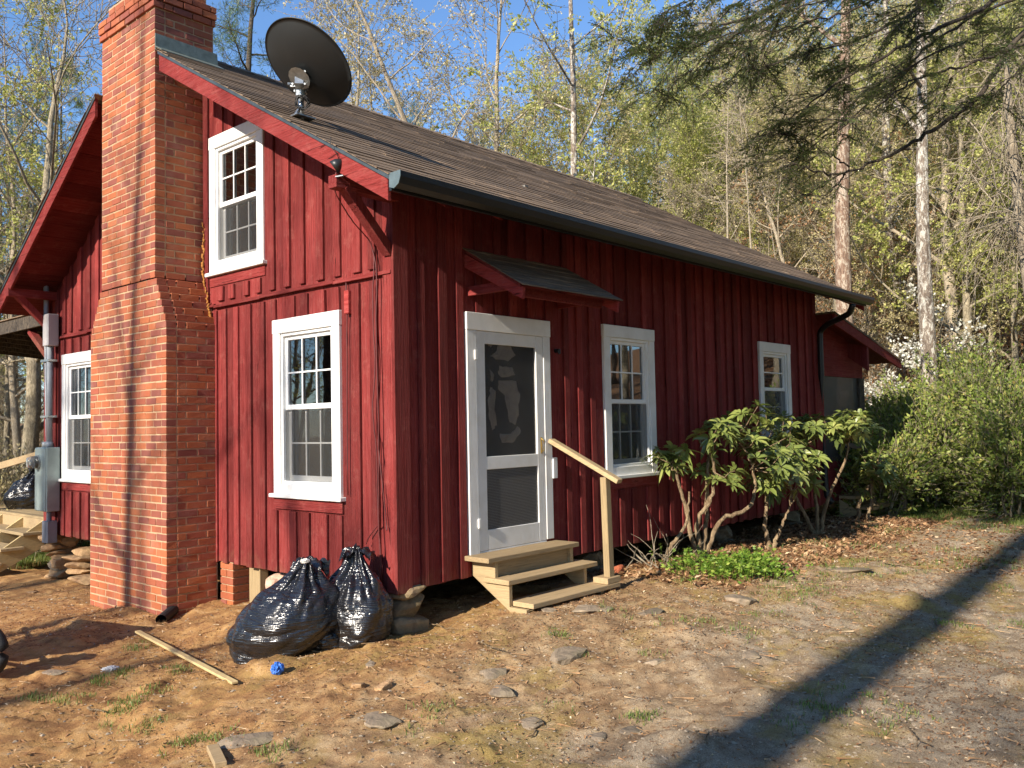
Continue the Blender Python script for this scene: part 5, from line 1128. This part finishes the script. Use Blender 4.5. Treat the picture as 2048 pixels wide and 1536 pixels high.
B_ = [([(2300, -180, 8.2), (2048, 62, 7.6), (1960, 190, 7.3), (1850, 268, 7.1), (1745, 325, 7.0), (1660, 348, 6.9), (1590, 326, 6.8), (1535, 305, 6.8)], .030, 12, .55, .55, .62),
      ([(2300, -260, 8.4), (2020, -20, 7.8), (1850, 70, 7.4), (1700, 150, 7.1), (1610, 215, 7.0), (1560, 250, 6.9)], .028, 15, .7, .8, .2),
      ([(2200, -300, 8.2), (1850, -90, 7.6), (1620, -10, 7.2), (1450, 50, 6.9), (1350, 100, 6.8), (1270, 110, 6.8)], .026, 18, .8, .85, .25),
      ([(2250, -300, 8.8), (1950, -60, 8.3), (1760, 60, 8.0), (1600, 110, 7.8), (1480, 150, 7.7), (1390, 175, 7.6)], .024, 16, .75, .85, .25),
      ([(2300, -160, 8.6), (2060, -20, 8.2), (1900, 60, 8.0), (1790, 150, 7.9), (1690, 185, 7.8), (1590, 195, 7.8)], .022, 16, .75, .8, .15),
      ([(2300, -60, 7.6), (2100, 60, 7.2), (1960, 120, 7.0), (1830, 160, 6.9), (1720, 235, 6.8), (1640, 240, 6.8)], .020, 14, .7, .7, .2),
      ([(1990, -300, 6.5), (1760, -120, 6.3), (1600, -40, 6.2), (1430, -20, 6.1), (1330, 20, 6.1)], .020, 14, .8, .7, .3),
      ([(2350, -100, 9.0), (2120, 30, 8.8), (2000, 60, 8.6), (1900, 95, 8.5)], .020, 12, .75, .7, .1),
      ([(1690, 348, 6.95), (1660, 385, 6.9), (1625, 392, 6.9), (1590, 385, 6.9)], .008, 5, .5, .25, .5),
      ([(2200, -240, 7.4), (1960, -80, 7.2), (1860, 10, 7.1), (1790, 60, 7.0), (1700, 90, 7.0)], .018, 14, .8, .7, .2)]
B_ += [([(2250, -60, 7.9), (2080, 90, 7.6), (2010, 170, 7.4), (1960, 200, 7.3), (1900, 205, 7.2)], .014, 14, .8, .6, .15),
       ([(2100, -200, 7.0), (1900, -60, 6.8), (1700, 20, 6.6), (1560, 60, 6.5), (1480, 110, 6.5)], .016, 16, .8, .7, .15),
       ([(1900, 90, 7.2), (1780, 160, 7.1), (1680, 260, 7.0), (1620, 270, 7.0), (1560, 265, 7.0)], .010, 12, .8, .5, .1),
       ([(1500, 60, 7.0), (1400, 90, 6.9), (1320, 170, 6.9), (1290, 185, 6.9)], .008, 10, .8, .5, .1),
       ([(1850, -120, 7.6), (1700, -20, 7.4), (1560, 30, 7.2), (1440, 90, 7.1), (1370, 150, 7.0)], .012, 14, .8, .6, .15),
       ([(1700, 335, 6.95), (1640, 300, 6.9), (1590, 270, 6.9), (1550, 262, 6.9)], .008, 10, .75, .35, .2)]
for b in B_: bough(*b)
link('trunk', TB.mesh('trunk', True), BK_DARK, hem); link('needles', NBk.mesh('needles'), LF_HEM, hem)
NBk_n = NBk.n

# ---------------------------------------------------------------- grey vine tangle hanging at the right edge
rs = np.random.RandomState(31); vt = NB(); v0 = at(2030, 500, 14.0); vo = np.array([v0[0], v0[1], gz(v0[0], v0[1])])
vt.put(*tube_np(np.array([[0.6, -.4, -.2], [.5, -.3, 1.5], [.4, -.1, 3.5], [.1, 0, 6], [0, 0, 7.5]]), np.array([.13, .11, .10, .07, .03]), 8), .5)
for k in range(230):
    px = 1985+rs.rand()*170-90*(rs.rand() < .12); py = 70+rs.rand()*430; p = at(px, py, 13.3+rs.rand()*1.6)-vo; L_ = .8+rs.rand()*1.7
    d = np.array([-RT2[0]*rs.randn()*.6-.0, -RT2[1]*rs.randn()*.6, .45*rs.randn()+.2]); q = polyline(p, d, L_, 10, rs, .10, -.16)
    vt.put(*tube_np(q, np.linspace(.010, .004, 11)*(0.6+.8*rs.rand()), 4), .5)
    for c in range(3):
        j = rs.randint(2, 9); q2 = polyline(q[j], unit(q[j+1]-q[j])+rs.randn(3)*.4, .3+rs.rand()*.6, 5, rs, .12, -.14); vt.put(*tube_np(q2, np.linspace(.005, .0025, 6), 3), .5)
tag(link('hanging_vines', vt.mesh('hanging_vines', True), BK_PALE, None, tuple(vo)), 'tangle of bare grey vines drooping from a dead stem at the right edge', 'vines')

# ---------------------------------------------------------------- shrubs
def shrub(name, c, size, n_twig, leafm, lsize, seed, label, cat='shrub', group=None, leafn=9, bark=BK_GREY, aspect=.45, stems=14, open_=.0):
    rs_ = np.random.RandomState(seed); T, C_ = NB(), NB(); sx, sy, sz = size; lp, ld = [], []
    for k in range(stems):
        a = rs_.rand()*6.28; r_ = rs_.rand()**.5; tgt = np.array([math.cos(a)*r_*sx, math.sin(a)*r_*sy, sz*(.7+.3*rs_.rand())]); b = np.array([tgt[0]*.45, tgt[1]*.45, -.1])
        q = polyline(b, tgt-b, np.linalg.norm(tgt-b)*.95, 6, rs_, .10, .02); T.put(*tube_np(q, np.linspace(.022, .006, 7), 5), .5)
    for k in range(n_twig):
        v = rs_.randn(3); v /= np.linalg.norm(v); v[2] = abs(v[2]) if rs_.rand() < .75 else v[2]*.9; rr = (.45+.55*rs_.rand()**.5)
        lump_ = 1+.9*float(fbm(v[None]*1.0+seed*3.1, 1.6, 3, seed)[0]); p = np.array([v[0]*sx, v[1]*sy, sz*.45+v[2]*sz*.55])*np.array([1, 1, 1])*rr*lump_
        p[2] = max(p[2], .08); d = v+np.array([0, 0, .5])+rs_.randn(3)*.35; L_ = .22+.3*rs_.rand(); q = polyline(p, d, L_, 3, rs_, .18, .03)
        T.put(*tube_np(q, np.array([.006, .005, .004, .002]), 3), .5)
        w_ = rs_.rand(leafn)*3; a_ = w_.astype(int).clip(0, 2); lp.append(q[a_]+(q[a_+1]-q[a_])*(w_-a_)[:, None]); ld.append(np.repeat(unit(q[3]-q[0])[None], leafn, 0))
    leaf_quads(C_, np.concatenate(lp), np.concatenate(ld), lsize, rs_, aspect, .8)
    root = empty(name, c, label, cat, group); link('stems', T.mesh('stems', True), bark, root); link('leaves', C_.mesh('leaves'), leafm, root); return root
HL = ['light green rounded shrub touching the far porch corner', 'broad leafy green shrub in the hedge below the dogwood', 'tallest bushy shrub of the green hedge, dense and yellow green', 'green shrub at the right edge of the hedge', 'shrub with tan tinted leaves set back behind the hedge', 'low leafy shrub at the foot of the hedge next to the porch steps', 'green shrub filling the hedge right of the low one', 'leafy green shrub partly cut by the right picture border']
for k, (px, dist, sx, sy, sz, n_) in enumerate(((1770, 16.5, 1.0, 1.0, 1.75, 1400), (1865, 17.5, 1.3, 1.1, 2.05, 2000), (1975, 17.0, 1.4, 1.1, 2.15, 2300), (2075, 16.0, 1.2, 1.1, 2.0, 1700), (1930, 19.5, 1.8, 1.3, 2.5, 2000), (1745, 14.6, .55, .6, 1.0, 600), (1830, 15.8, 1.0, .8, 1.45, 1300), (2030, 15.2, 1.0, .8, 1.3, 1200))):
    x, y = polar(px, dist); shrub('hedge_shrub', (x, y, gz(x, y)), (sx, sy, sz*.92), n_, LF_HEDGE, .07, 200+k, HL[k], 'shrub', 'shrubs of the hedge at the yard end', leafn=10)
for k, (px, dist, s_) in enumerate(((20, 19, 1.3), (90, 17, 1.0), (-60, 17, 1.2), (60, 24, 1.6), (-20, 27, 1.8))):
    x, y = polar(px, dist); shrub('brush_shrub', (x, y, gz(x, y)), (s_*1.3, s_*1.2, s_*1.3), 900, LF_OLIVE, .055, 230+k, ['dense olive brush behind the left deck', 'dark brush seen between deck and meter box', 'brush at the far left behind the deck rail', 'tall brush farther back left of the cabin', 'far brush mass beyond the porch roof'][k], 'shrub', None, leafn=5)
# dogwood in white flower
proto('dogwood', 'dogwood_tree', BK_GREY, LF_WHITE, 41, H=3.6, r0=.05, limb0=.25, nl=12, ll=.55, la=1.4, lup=.03, nb_=8, nt_=5, leafn=4, lsize=.06, twig_len=.25, aspect=.9, spread=.7, twr=.004)
T1('dogwood', 1880, 20.5, .95, 'dogwood in white flower above the hedge beside the lichen trunk', 1.0); T1('dogwood', 1775, 18.5, .68, 'lower white flowering dogwood just past the porch eave', 3.0)

# ---------------------------------------------------------------- rhododendrons along the wall
def whorls(nbl, P_, D_, rs_, n_leaf=9, Lf=.125):
    """a whorl of long narrow leaves at each twig end, folded along the midrib and drooping"""
    for p, d in zip(P_, D_):
        d = unit(d); a = unit(np.cross(d, rs_.randn(3))); b = np.cross(d, a); n_ = n_leaf+rs_.randint(-2, 3); tone = rs_.rand()*.5
        for k in range(n_):
            th_ = 2*math.pi*k/n_+rs_.rand()*.5; o_ = a*math.cos(th_)+b*math.sin(th_); el = .15+rs_.rand()*.55; dd = unit(o_*math.cos(el)+d*math.sin(el)); sd = unit(np.cross(dd, d)); up = np.cross(sd, dd)
            L_ = Lf*(.7+.6*rs_.rand()); w_ = L_*.15; dr = np.array([0, 0, -1.0])
            c0_ = p+dd*.012; c1_ = p+dd*L_*.4+dr*L_*.05; c2_ = p+dd*L_*.75+dr*L_*.18; c3_ = p+dd*L_+dr*L_*.38
            V_ = np.array([c0_, c1_-sd*w_+up*w_*.25, c1_, c1_+sd*w_+up*w_*.25, c2_-sd*w_*.85+up*w_*.2, c2_, c2_+sd*w_*.85+up*w_*.2, c3_])
            F_ = np.array([[0, 2, 1, 1], [0, 3, 2, 2], [1, 2, 5, 4], [2, 3, 6, 5], [4, 5, 7, 7], [5, 6, 7, 7]])
            t_ = min(1, tone+rs_.rand()*.38+(.5 if rs_.rand() < .02 else 0)); nbl.put(V_, F_, t_)
def tri_fix(nb): # split quads that repeat a corner into clean triangles + quads is costly; keep triangles only
    V_ = np.concatenate(nb.V); F_ = np.concatenate(nb.F); R_ = np.concatenate(nb.R)
    A = F_[:, [0, 1, 2]]; B = F_[:, [0, 2, 3]]; ok = (F_[:, 2] != F_[:, 3]); return V_, np.vstack([A, B[ok]]), np.concatenate([R_, R_[ok]])
def rhodo(c, stems, n_twigs, region, seed, label, Lf=.125):
    """stems: polylines relative to c; twigs spread through the ellipsoid regions"""
    rs_ = np.random.RandomState(seed); T, LV = NB(), NB(); sp_ = []
    for s_ in stems:
        s_ = np.array(s_, float); t_ = np.linspace(0, len(s_)-1, 6*len(s_)); ii = np.minimum(t_.astype(int), len(s_)-2); f = (t_-ii)[:, None]
        Km = np.vstack([2*s_[0]-s_[1], s_, 2*s_[-1]-s_[-2]]); p0, p1, p2, p3 = Km[ii], Km[ii+1], Km[ii+2], Km[ii+3]
        q = .5*((2*p1)+(-p0+p2)*f+(2*p0-5*p1+4*p2-p3)*f**2+(-p0+3*p1-3*p2+p3)*f**3); q += rs_.randn(*q.shape)*.006
        T.put(*tube_np(q, np.linspace(.030, .010, len(q)), 8), .5); sp_.append(q)
    allp = np.concatenate(sp_); P_, D_ = [], []
    for k in range(n_twigs):
        cx, cy, cz, ax, ay, az = region[rs_.randint(len(region))]; v = rs_.randn(3); v /= np.linalg.norm(v); v *= rs_.rand()**.4
        e = np.array([cx+v[0]*ax, cy+v[1]*ay, cz+v[2]*az]); d2 = np.linalg.norm((allp-e)*np.array([1, 1, .8]), axis=1)+np.where(allp[:, 2] > e[2]+.1, 1, 0)+np.where(allp[:, 2] < .35, .3, 0); b = allp[d2.argmin()]
        m_ = (b+e)/2+np.array([rs_.randn()*.05, rs_.randn()*.05, -.06]); q = np.array([b, (b+m_)/2+rs_.randn(3)*.012, m_, (m_+e)/2+rs_.randn(3)*.012, e]); T.put(*tube_np(q, np.array([.0095, .008, .0065, .005, .004]), 5), .5)
        P_.append(e); D_.append(unit(e-m_)+np.array([0, 0, .6]))
        if rs_.rand() < .5: P_.append(m_+(e-m_)*.5+rs_.randn(3)*.05); D_.append(rs_.randn(3)*.6+np.array([0, 0, .6]))
    whorls(LV, P_, D_, rs_, 9, Lf); V_, F_, R_ = tri_fix(LV)
    root = empty('rhododendron', c, label, 'shrub', 'rhododendrons along the long wall'); link('stems', T.mesh('stems', True), BK_STEM, root); link('leaves', mesh_np('leaves', V_, F_, R_), LF_RHO, root); return root
def rel(c, *pix): return [tuple(at(px, py, d)-np.array(c)) for px, py, d in pix]
c1 = onground(1400, 1125)
D1 = float((np.array(c1)-CAM)@FW)
rhodo(c1, [rel(c1, (1400, 1125, D1), (1412, 1050, D1), (1415, 960, D1), (1420, 900, D1+.1), (1450, 850, D1+.2)),
           rel(c1, (1395, 1125, D1), (1385, 1080, D1-.1), (1370, 1010, D1-.1), (1350, 940, D1-.2), (1345, 920, D1-.2)),
           rel(c1, (1410, 1115, D1), (1440, 1042, D1+.1), (1490, 1020, D1+.2), (1510, 985, D1+.3), (1500, 920, D1+.4), (1470, 870, D1+.4)),
           rel(c1, (1400, 1120, D1), (1396, 1040, D1-.1), (1420, 1000, D1-.1), (1428, 930, D1), (1400, 880, D1)),
           rel(c1, (1330, 1135, D1-.3), (1340, 1095, D1-.3), (1370, 1050, D1-.3), (1378, 985, D1-.2))], 46,
      [(*rel(c1, (1345, 915, D1-.2))[0], .22, .22, .10), (*rel(c1, (1430, 870, D1))[0], .30, .35, .18), (*rel(c1, (1510, 840, D1+.4))[0], .42, .4, .20), (*rel(c1, (1530, 900, D1+.3))[0], .4, .4, .22), (*rel(c1, (1440, 940, D1))[0], .3, .3, .12)], 51,
      'nearest rhododendron with bent bare stems and drooping leaves before the long wall', .15)
c2 = onground(1640, 1070); D2 = float((np.array(c2)-CAM)@FW)
rhodo(c2, [rel(c2, (1635, 1072, D2), (1632, 1000, D2), (1620, 930, D2), (1600, 880, D2)), rel(c2, (1640, 1072, D2), (1655, 1000, D2), (1690, 920, D2), (1700, 870, D2)), rel(c2, (1630, 1072, D2), (1600, 1010, D2-.2), (1570, 950, D2-.3), (1560, 880, D2-.3))], 82,
      [(*rel(c2, (1560, 860, D2-.2))[0], .5, .45, .3), (*rel(c2, (1650, 860, D2))[0], .55, .4, .22), (*rel(c2, (1580, 930, D2-.2))[0], .5, .4, .28), (*rel(c2, (1700, 850, D2))[0], .3, .3, .18)], 52,
      'middle rhododendron, the densest, hiding the lower half of the small window', .15)
c3 = onground(1728, 1040); D3 = float((np.array(c3)-CAM)@FW)
rhodo(c3, [rel(c3, (1715, 1045, D3), (1722, 1000, D3), (1745, 960, D3), (1760, 930, D3)), rel(c3, (1735, 1040, D3), (1742, 1000, D3), (1740, 960, D3), (1735, 930, D3))], 24, [(*rel(c3, (1755, 930, D3))[0], .35, .35, .32)], 53, 'small far rhododendron with two pale stems by the porch corner', .13)
c4 = onground(1540, 1100); D4 = float((np.array(c4)-CAM)@FW)
rhodo(c4, [rel(c4, (1540, 1100, D4), (1530, 1040, D4), (1540, 960, D4), (1560, 900, D4)), rel(c4, (1545, 1100, D4), (1560, 1060, D4), (1580, 1010, D4))], 52, [(*rel(c4, (1540, 880, D4))[0], .5, .4, .26), (*rel(c4, (1560, 950, D4))[0], .4, .4, .2)], 54, 'rhododendron between the nearest one and the densest one, dark stem at its foot', .15)
# dry twigs at the foot of the first
tb = NB(); rs = np.random.RandomState(9)
for k in range(16): 
    a = rs.rand()*6.28; q = polyline((rs.randn()*.1, rs.randn()*.1, 0), (math.cos(a)*.7, math.sin(a)*.7, .8), .3+.5*rs.rand(), 6, rs, .2); tb.put(*tube_np(q, np.linspace(.006, .002, 7), 4), .5)
c5 = onground(1325, 1135); tag(link('dead_sprig', tb.mesh('dead_sprig', True), BK_PALE, None, c5), 'small leafless pale sprig left of the nearest rhododendron foot', 'dead shrub')

# ---------------------------------------------------------------- ground cover, litter, stones, grass
def scatter_pts(n_, xr, yr, rs_, keep=None):
    x = xr[0]+(xr[1]-xr[0])*rs_.rand(n_); y = yr[0]+(yr[1]-yr[0])*rs_.rand(n_)
    if keep is not None: k = keep(x, y, rs_); x, y = x[k], y[k]
    return np.stack([x, y, height(x, y)], 1)
def flat_bits(P_, size, rs_, aspect=.5, lift=.006, tilt=.35):
    n_ = len(P_); a = rs_.rand(n_)*6.28; D_ = np.stack([np.cos(a), np.sin(a), rs_.randn(n_)*tilt], 1); S_ = np.stack([-np.sin(a), np.cos(a), rs_.randn(n_)*tilt], 1); s_ = (size*(.4+1.1*rs_.rand(n_)**2))[:, None]
    P_ = P_+np.array([0, 0, lift]); c_ = P_+np.array([0, 0, 1])*s_*.22*rs_.rand(n_)[:, None]
    return np.stack([P_-D_*s_*.5, c_-S_*s_*aspect*.5, P_+D_*s_*.5, c_+S_*s_*aspect*.5], 1).reshape(-1, 3), np.arange(n_*4).reshape(-1, 4), rs_.rand(n_)
rs = np.random.RandomState(3)
def keep_out(x, y, r_): return ~((x > .15) & (x < 8) & (y > .35) & (y < 6.7)) & ~((x > -.5) & (x < .1) & (y > 2.65) & (y < 4.25))
def dens_n(x, y, r_): 
    f = fbm(np.stack([x, y, x*0], -1), 1.1, 4, 2.0); nearh = np.exp(-np.minimum(np.abs(y+.35), np.abs(y-.6))/.7)
    return keep_out(x, y, r_) & (r_.rand(len(x)) < np.clip(.42+2.0*f+.35*nearh, .12, 1))
nb = NB()
nb.put(*flat_bits(scatter_pts(210000, (-3, 7), (-4.4, 7), rs, dens_n), .018, rs, .5))
nb.put(*flat_bits(scatter_pts(30000, (5, 17), (-5, 2.5), rs, keep_out), .05, rs, .55))
nb.put(*flat_bits(scatter_pts(9000, (2.5, 9.5), (-1.5, .5), rs, None), .06, rs, .55, .012, .5))
nb.put(*flat_bits(scatter_pts(60000, (16, 45), (-14, 26), rs, None), .16, rs, .6, .02, .5))
tag(link('leaf_litter', nb.mesh('leaf_litter'), LF_LITTER), kind='stuff')
nb = NB(); P_ = scatter_pts(14000, (-3, 12), (-4.6, 6), rs, keep_out); a = rs.rand(len(P_))*6.28; ln = .03+.10*rs.rand(len(P_))**3
V_ = np.stack([P_+[0, 0, .004], P_+np.stack([np.cos(a)*ln, np.sin(a)*ln, .006+.012*rs.rand(len(P_))], 1), P_+np.stack([np.cos(a)*ln, np.sin(a)*ln, .006+0*a], 1)+np.array([.002, .002, .0]), P_+np.array([.0025, .0025, .006])], 1).reshape(-1, 3)
nb.put(V_, np.arange(len(V_)).reshape(-1, 4), .5+.5*rs.rand(len(P_))); tag(link('straw', nb.mesh('straw'), LF_LITTER), kind='stuff')
# pebbles
def pebble_cloud(P_, size, rs_, power=3):
    n_ = len(P_); s_ = size*(.35+1.4*rs_.rand(n_)**power); base = np.array([(1, 0, 0), (0, 1, 0), (-1, 0, 0), (0, -1, 0), (0, 0, .75), (0, 0, -.6)], float)
    V_ = base[None]*(s_[:, None, None]*(.6+.8*rs_.rand(n_, 6, 1)))*np.array([1, .8, .55]); a = rs_.rand(n_)*6.28; ca, sa = np.cos(a)[:, None], np.sin(a)[:, None]
    V_ = np.stack([V_[..., 0]*ca-V_[..., 1]*sa, V_[..., 0]*sa+V_[..., 1]*ca, V_[..., 2]], -1)+P_[:, None, :]
    f = np.array([(0, 1, 4), (1, 2, 4), (2, 3, 4), (3, 0, 4), (1, 0, 5), (2, 1, 5), (3, 2, 5), (0, 3, 5)]); F_ = (f[None]+np.arange(n_)[:, None, None]*6).reshape(-1, 3)
    return V_.reshape(-1, 3), F_, np.repeat(rs_.rand(n_), 8)
def grav_keep(x, y, r_): f = fbm(np.stack([x, y, x*0], -1), 1.0, 4, 6.0); return keep_out(x, y, r_) & (r_.rand(len(x)) < np.clip(.12+1.6*f+.30*np.clip(-y-.4, 0, 2), .04, 1))
V_, F_, R_ = pebble_cloud(scatter_pts(60000, (-3, 9), (-4.8, 5), rs, grav_keep), .011, rs)
tag(link('gravel', mesh_np('gravel', V_, F_, R_), PEB), kind='stuff')
# grass tufts
def grass(P_, h, rs_, per=9, sp=.03):
    n_ = len(P_)*per; B = np.repeat(P_, per, 0)+np.concatenate([rs_.randn(n_, 2)*sp, np.zeros((n_, 1))], 1); a = rs_.rand(n_)*6.28; hh = h*(.4+.9*rs_.rand(n_)); l_ = .3+.5*rs_.rand(n_); w_ = .0024
    T_ = B+np.stack([np.cos(a)*hh*l_, np.sin(a)*hh*l_, hh], 1); M_ = B+np.stack([np.cos(a)*hh*l_*.3, np.sin(a)*hh*l_*.3, hh*.6], 1); S_ = np.stack([-np.sin(a), np.cos(a), 0*a], 1)*w_
    V_ = np.stack([B-S_, B+S_, M_+S_*.8, M_-S_*.8, M_-S_*.8, M_+S_*.8, T_+S_*.15, T_-S_*.15], 1).reshape(-1, 3); return V_, np.arange(n_*8).reshape(-1, 4), np.repeat(rs_.rand(n_), 2)
nb = NB()
def gk(th, off):
    def k(x, y, r_): f = fbm(np.stack([x, y, x*0], -1), 1.6, 4, off); return keep_out(x, y, r_) & (f > th)
    return k
nb.put(*grass(scatter_pts(2600, (4.5, 15), (-6, -.6), rs, gk(.03, 1.0)), .05, rs))
nb.put(*grass(scatter_pts(6000, (9, 15), (-3.5, .6), rs, gk(-.02, 4.0)), .06, rs, 12, .05))
nb.put(*grass(scatter_pts(2200, (-.5, 5), (-4.5, -.9), rs, gk(.11, 8.0)), .03, rs, 7))
for px, py in ((250, 1345), (240, 1420), (300, 1390), (270, 1300), (150, 1395), (200, 1370), (235, 1440), (290, 1450), (350, 1500), (420, 1480), (540, 1130+380), (860, 1430), (1110, 1270), (1140, 1310), (75, 1400), (360, 1345), (1370, 1160), (1530, 1150), (1580, 1160), (1610, 1185), (1905, 1250), (1640, 1420), (1290, 1440)):
    p_ = onground(px, py); Q = np.array(p_)[None]+np.concatenate([rs.randn(11, 2)*.055, np.zeros((11, 1))], 1); Q[:, 2] = height(Q[:, 0], Q[:, 1]); nb.put(*grass(Q, .026, rs, 14, .03))
nb.put(*grass(scatter_pts(2500, (-.5, 3), (9, 14), rs), .10, rs, 12, .06))
tag(link('grass', nb.mesh('grass'), LF_GRASS), kind='stuff')
# bright ground cover below the nearest rhododendron
nb = NB(); rs = np.random.RandomState(14); lp, ld = [], []
for px, py, k_ in ((1380, 1140, 35), (1430, 1150, 45), (1480, 1150, 90), (1515, 1150, 70), (1450, 1165, 40), (1355, 1135, 15), (1500, 1130, 60), (1540, 1155, 20)):
    p_ = np.array(onground(px, py))
    for q_ in range(k_):
        b = p_+np.array([rs.randn()*.13, rs.randn()*.13, 0]); b[2] = gz(b[0], b[1]); L_ = .06+.16*rs.rand(); e = b+np.array([rs.randn()*.04, rs.randn()*.04, L_]); nb.put(*tube_np(np.array([b, (b+e)/2, e]), np.array([.002, .0015, .001]), 3), .6)
        m_ = 7; lp.append(np.repeat(e[None], m_, 0)-np.array([0, 0, 1])*rs.rand(m_, 1)*L_*.5); aa = rs.rand(m_)*6.28; ld.append(np.stack([np.cos(aa), np.sin(aa), .25+0*aa], 1))
leaf_quads(nb, np.concatenate(lp), np.concatenate(ld), .040, rs, .5, .35)
tag(link('ground_cover', nb.mesh('ground_cover'), LF_COVER), kind='stuff')

# stones one can pick out
ST = [(1130, 1320, .17, .10, .075, 'largest embedded dark grey rock in the yard below the steps'), (1000, 1385, .15, .10, .03, 'flat brown stone slab in the lower middle of the yard'), (985, 1352, .10, .08, .05, 'angular grey stone above the flat slab in the lower middle'),
      (745, 1332, .06, .05, .035, 'dark round stone on the dirt right of the front bag'), (720, 1376, .05, .045, .04, 'small tan stone below the dark round stone'), (765, 1378, .07, .045, .035, 'pointed tan stone with a lit face beside the small tan one'),
      (755, 1440, .13, .09, .02, 'flat grey flake of stone at the lower centre'), (495, 1480, .15, .10, .02, 'flat dark slate below the lath near the bottom edge'), (1240, 1147, .06, .06, .09, 'broken red brick stub beside the handrail post'),
      (1190, 1220, .17, .12, .02, 'wide mossy flagstone in front of the bottom step'), (1300, 1225, .12, .09, .02, 'flagstone right of the wide mossy one'), (1100, 1225, .07, .05, .04, 'small grey rock wedged under the bottom step'),
      (1310, 1325, .07, .05, .018, 'light thin stone midway between steps and long shadow'), (1195, 1475, .09, .07, .02, 'blue grey stone near the bottom edge, left one of a pair'), (1262, 1465, .08, .06, .02, 'blue grey stone near the bottom edge, right one of a pair'),
      (1060, 1450, .10, .07, .025, 'grey stone lying by a dry twig near the bottom edge'), (110, 1345, .10, .07, .012, 'flat brown scrap of slate in the shadow at far left'), (1735, 1035, .05, .05, .05, 'pale stone under the far rhododendron'), (1480, 1200, .16, .10, .05, 'half buried stone in front of the bright ground cover'), (1610, 1145, .05, .04, .02, 'pale stone on the bare strip right of the ground cover'),
      (60, 1187, .09, .07, .03, 'tan stone on the dirt at the far left below the deck'), (1690, 1140, .25, .14, .02, 'broad flat stone flush with the yard right of the rhododendrons'), (1500, 1310, .10, .07, .012, 'faint flat stone inside the shadow band')]
for k, (px, py, a, b, c, lab) in enumerate(ST):
    p_ = onground(px, py, -c*.25); rock('rock' if c > .03 else 'flat_stone', p_, (a, b, c), 300+k, BRICK if 'brick' in lab else (ORSTONE if 'tan' in lab or 'pale' in lab else STONE), None, k*1.3, 3, .6); o_ = col.objects[-1]; tag(o_, lab, 'stone')
# a few sticks
rs = np.random.RandomState(6)
for k, (px, py, px2, py2, lab) in enumerate(((1060, 1480, 1075, 1450, 'thin dry twig at the lower middle by a grey stone'), (1765, 1130, 1840, 1140, 'pale stick on the ground right of the rhododendrons'), (1810, 1465, 1850, 1497, 'forked pale twig near the lower right'), (1395, 1475, 1415, 1500, 'short pale twig in the shadow band by the bottom edge'), (175, 1425, 205, 1432, 'bent pale root at the lower left'), (955, 1290, 1010, 1310, 'thin brown stick below the steps'), (850, 1190+60, 905, 1265, 'thin straw coloured twig below the corner pier'), (600, 1290, 640, 1300, 'pale root beside the bags'))):
    a_, b_ = np.array(onground(px, py, .012)), np.array(onground(px2, py2, .014)); c_ = (a_+b_)/2; t_ = np.linspace(0, 1, 8)[:, None]; q = a_*(1-t_)+b_*t_+rs.randn(8, 3)*np.array([.01, .01, .004]); q[:, 2] += .006
    nb = NB(); nb.put(*tube_np(q-c_, np.linspace(.009, .004, 8)*(1 if k in (1, 4) else .6), 5), .5)
    nb.put(*tube_np(np.array([q[4], q[4]+(q[7]-q[4])*.5+rs.randn(3)*.02, q[4]+(q[7]-q[4])*.8+rs.randn(3)*.04])-c_, np.array([.004, .003, .002]), 4), .5)
    tag(link('twig', nb.mesh('twig', True), BK_STEM, None, tuple(c_)), lab, 'twig')
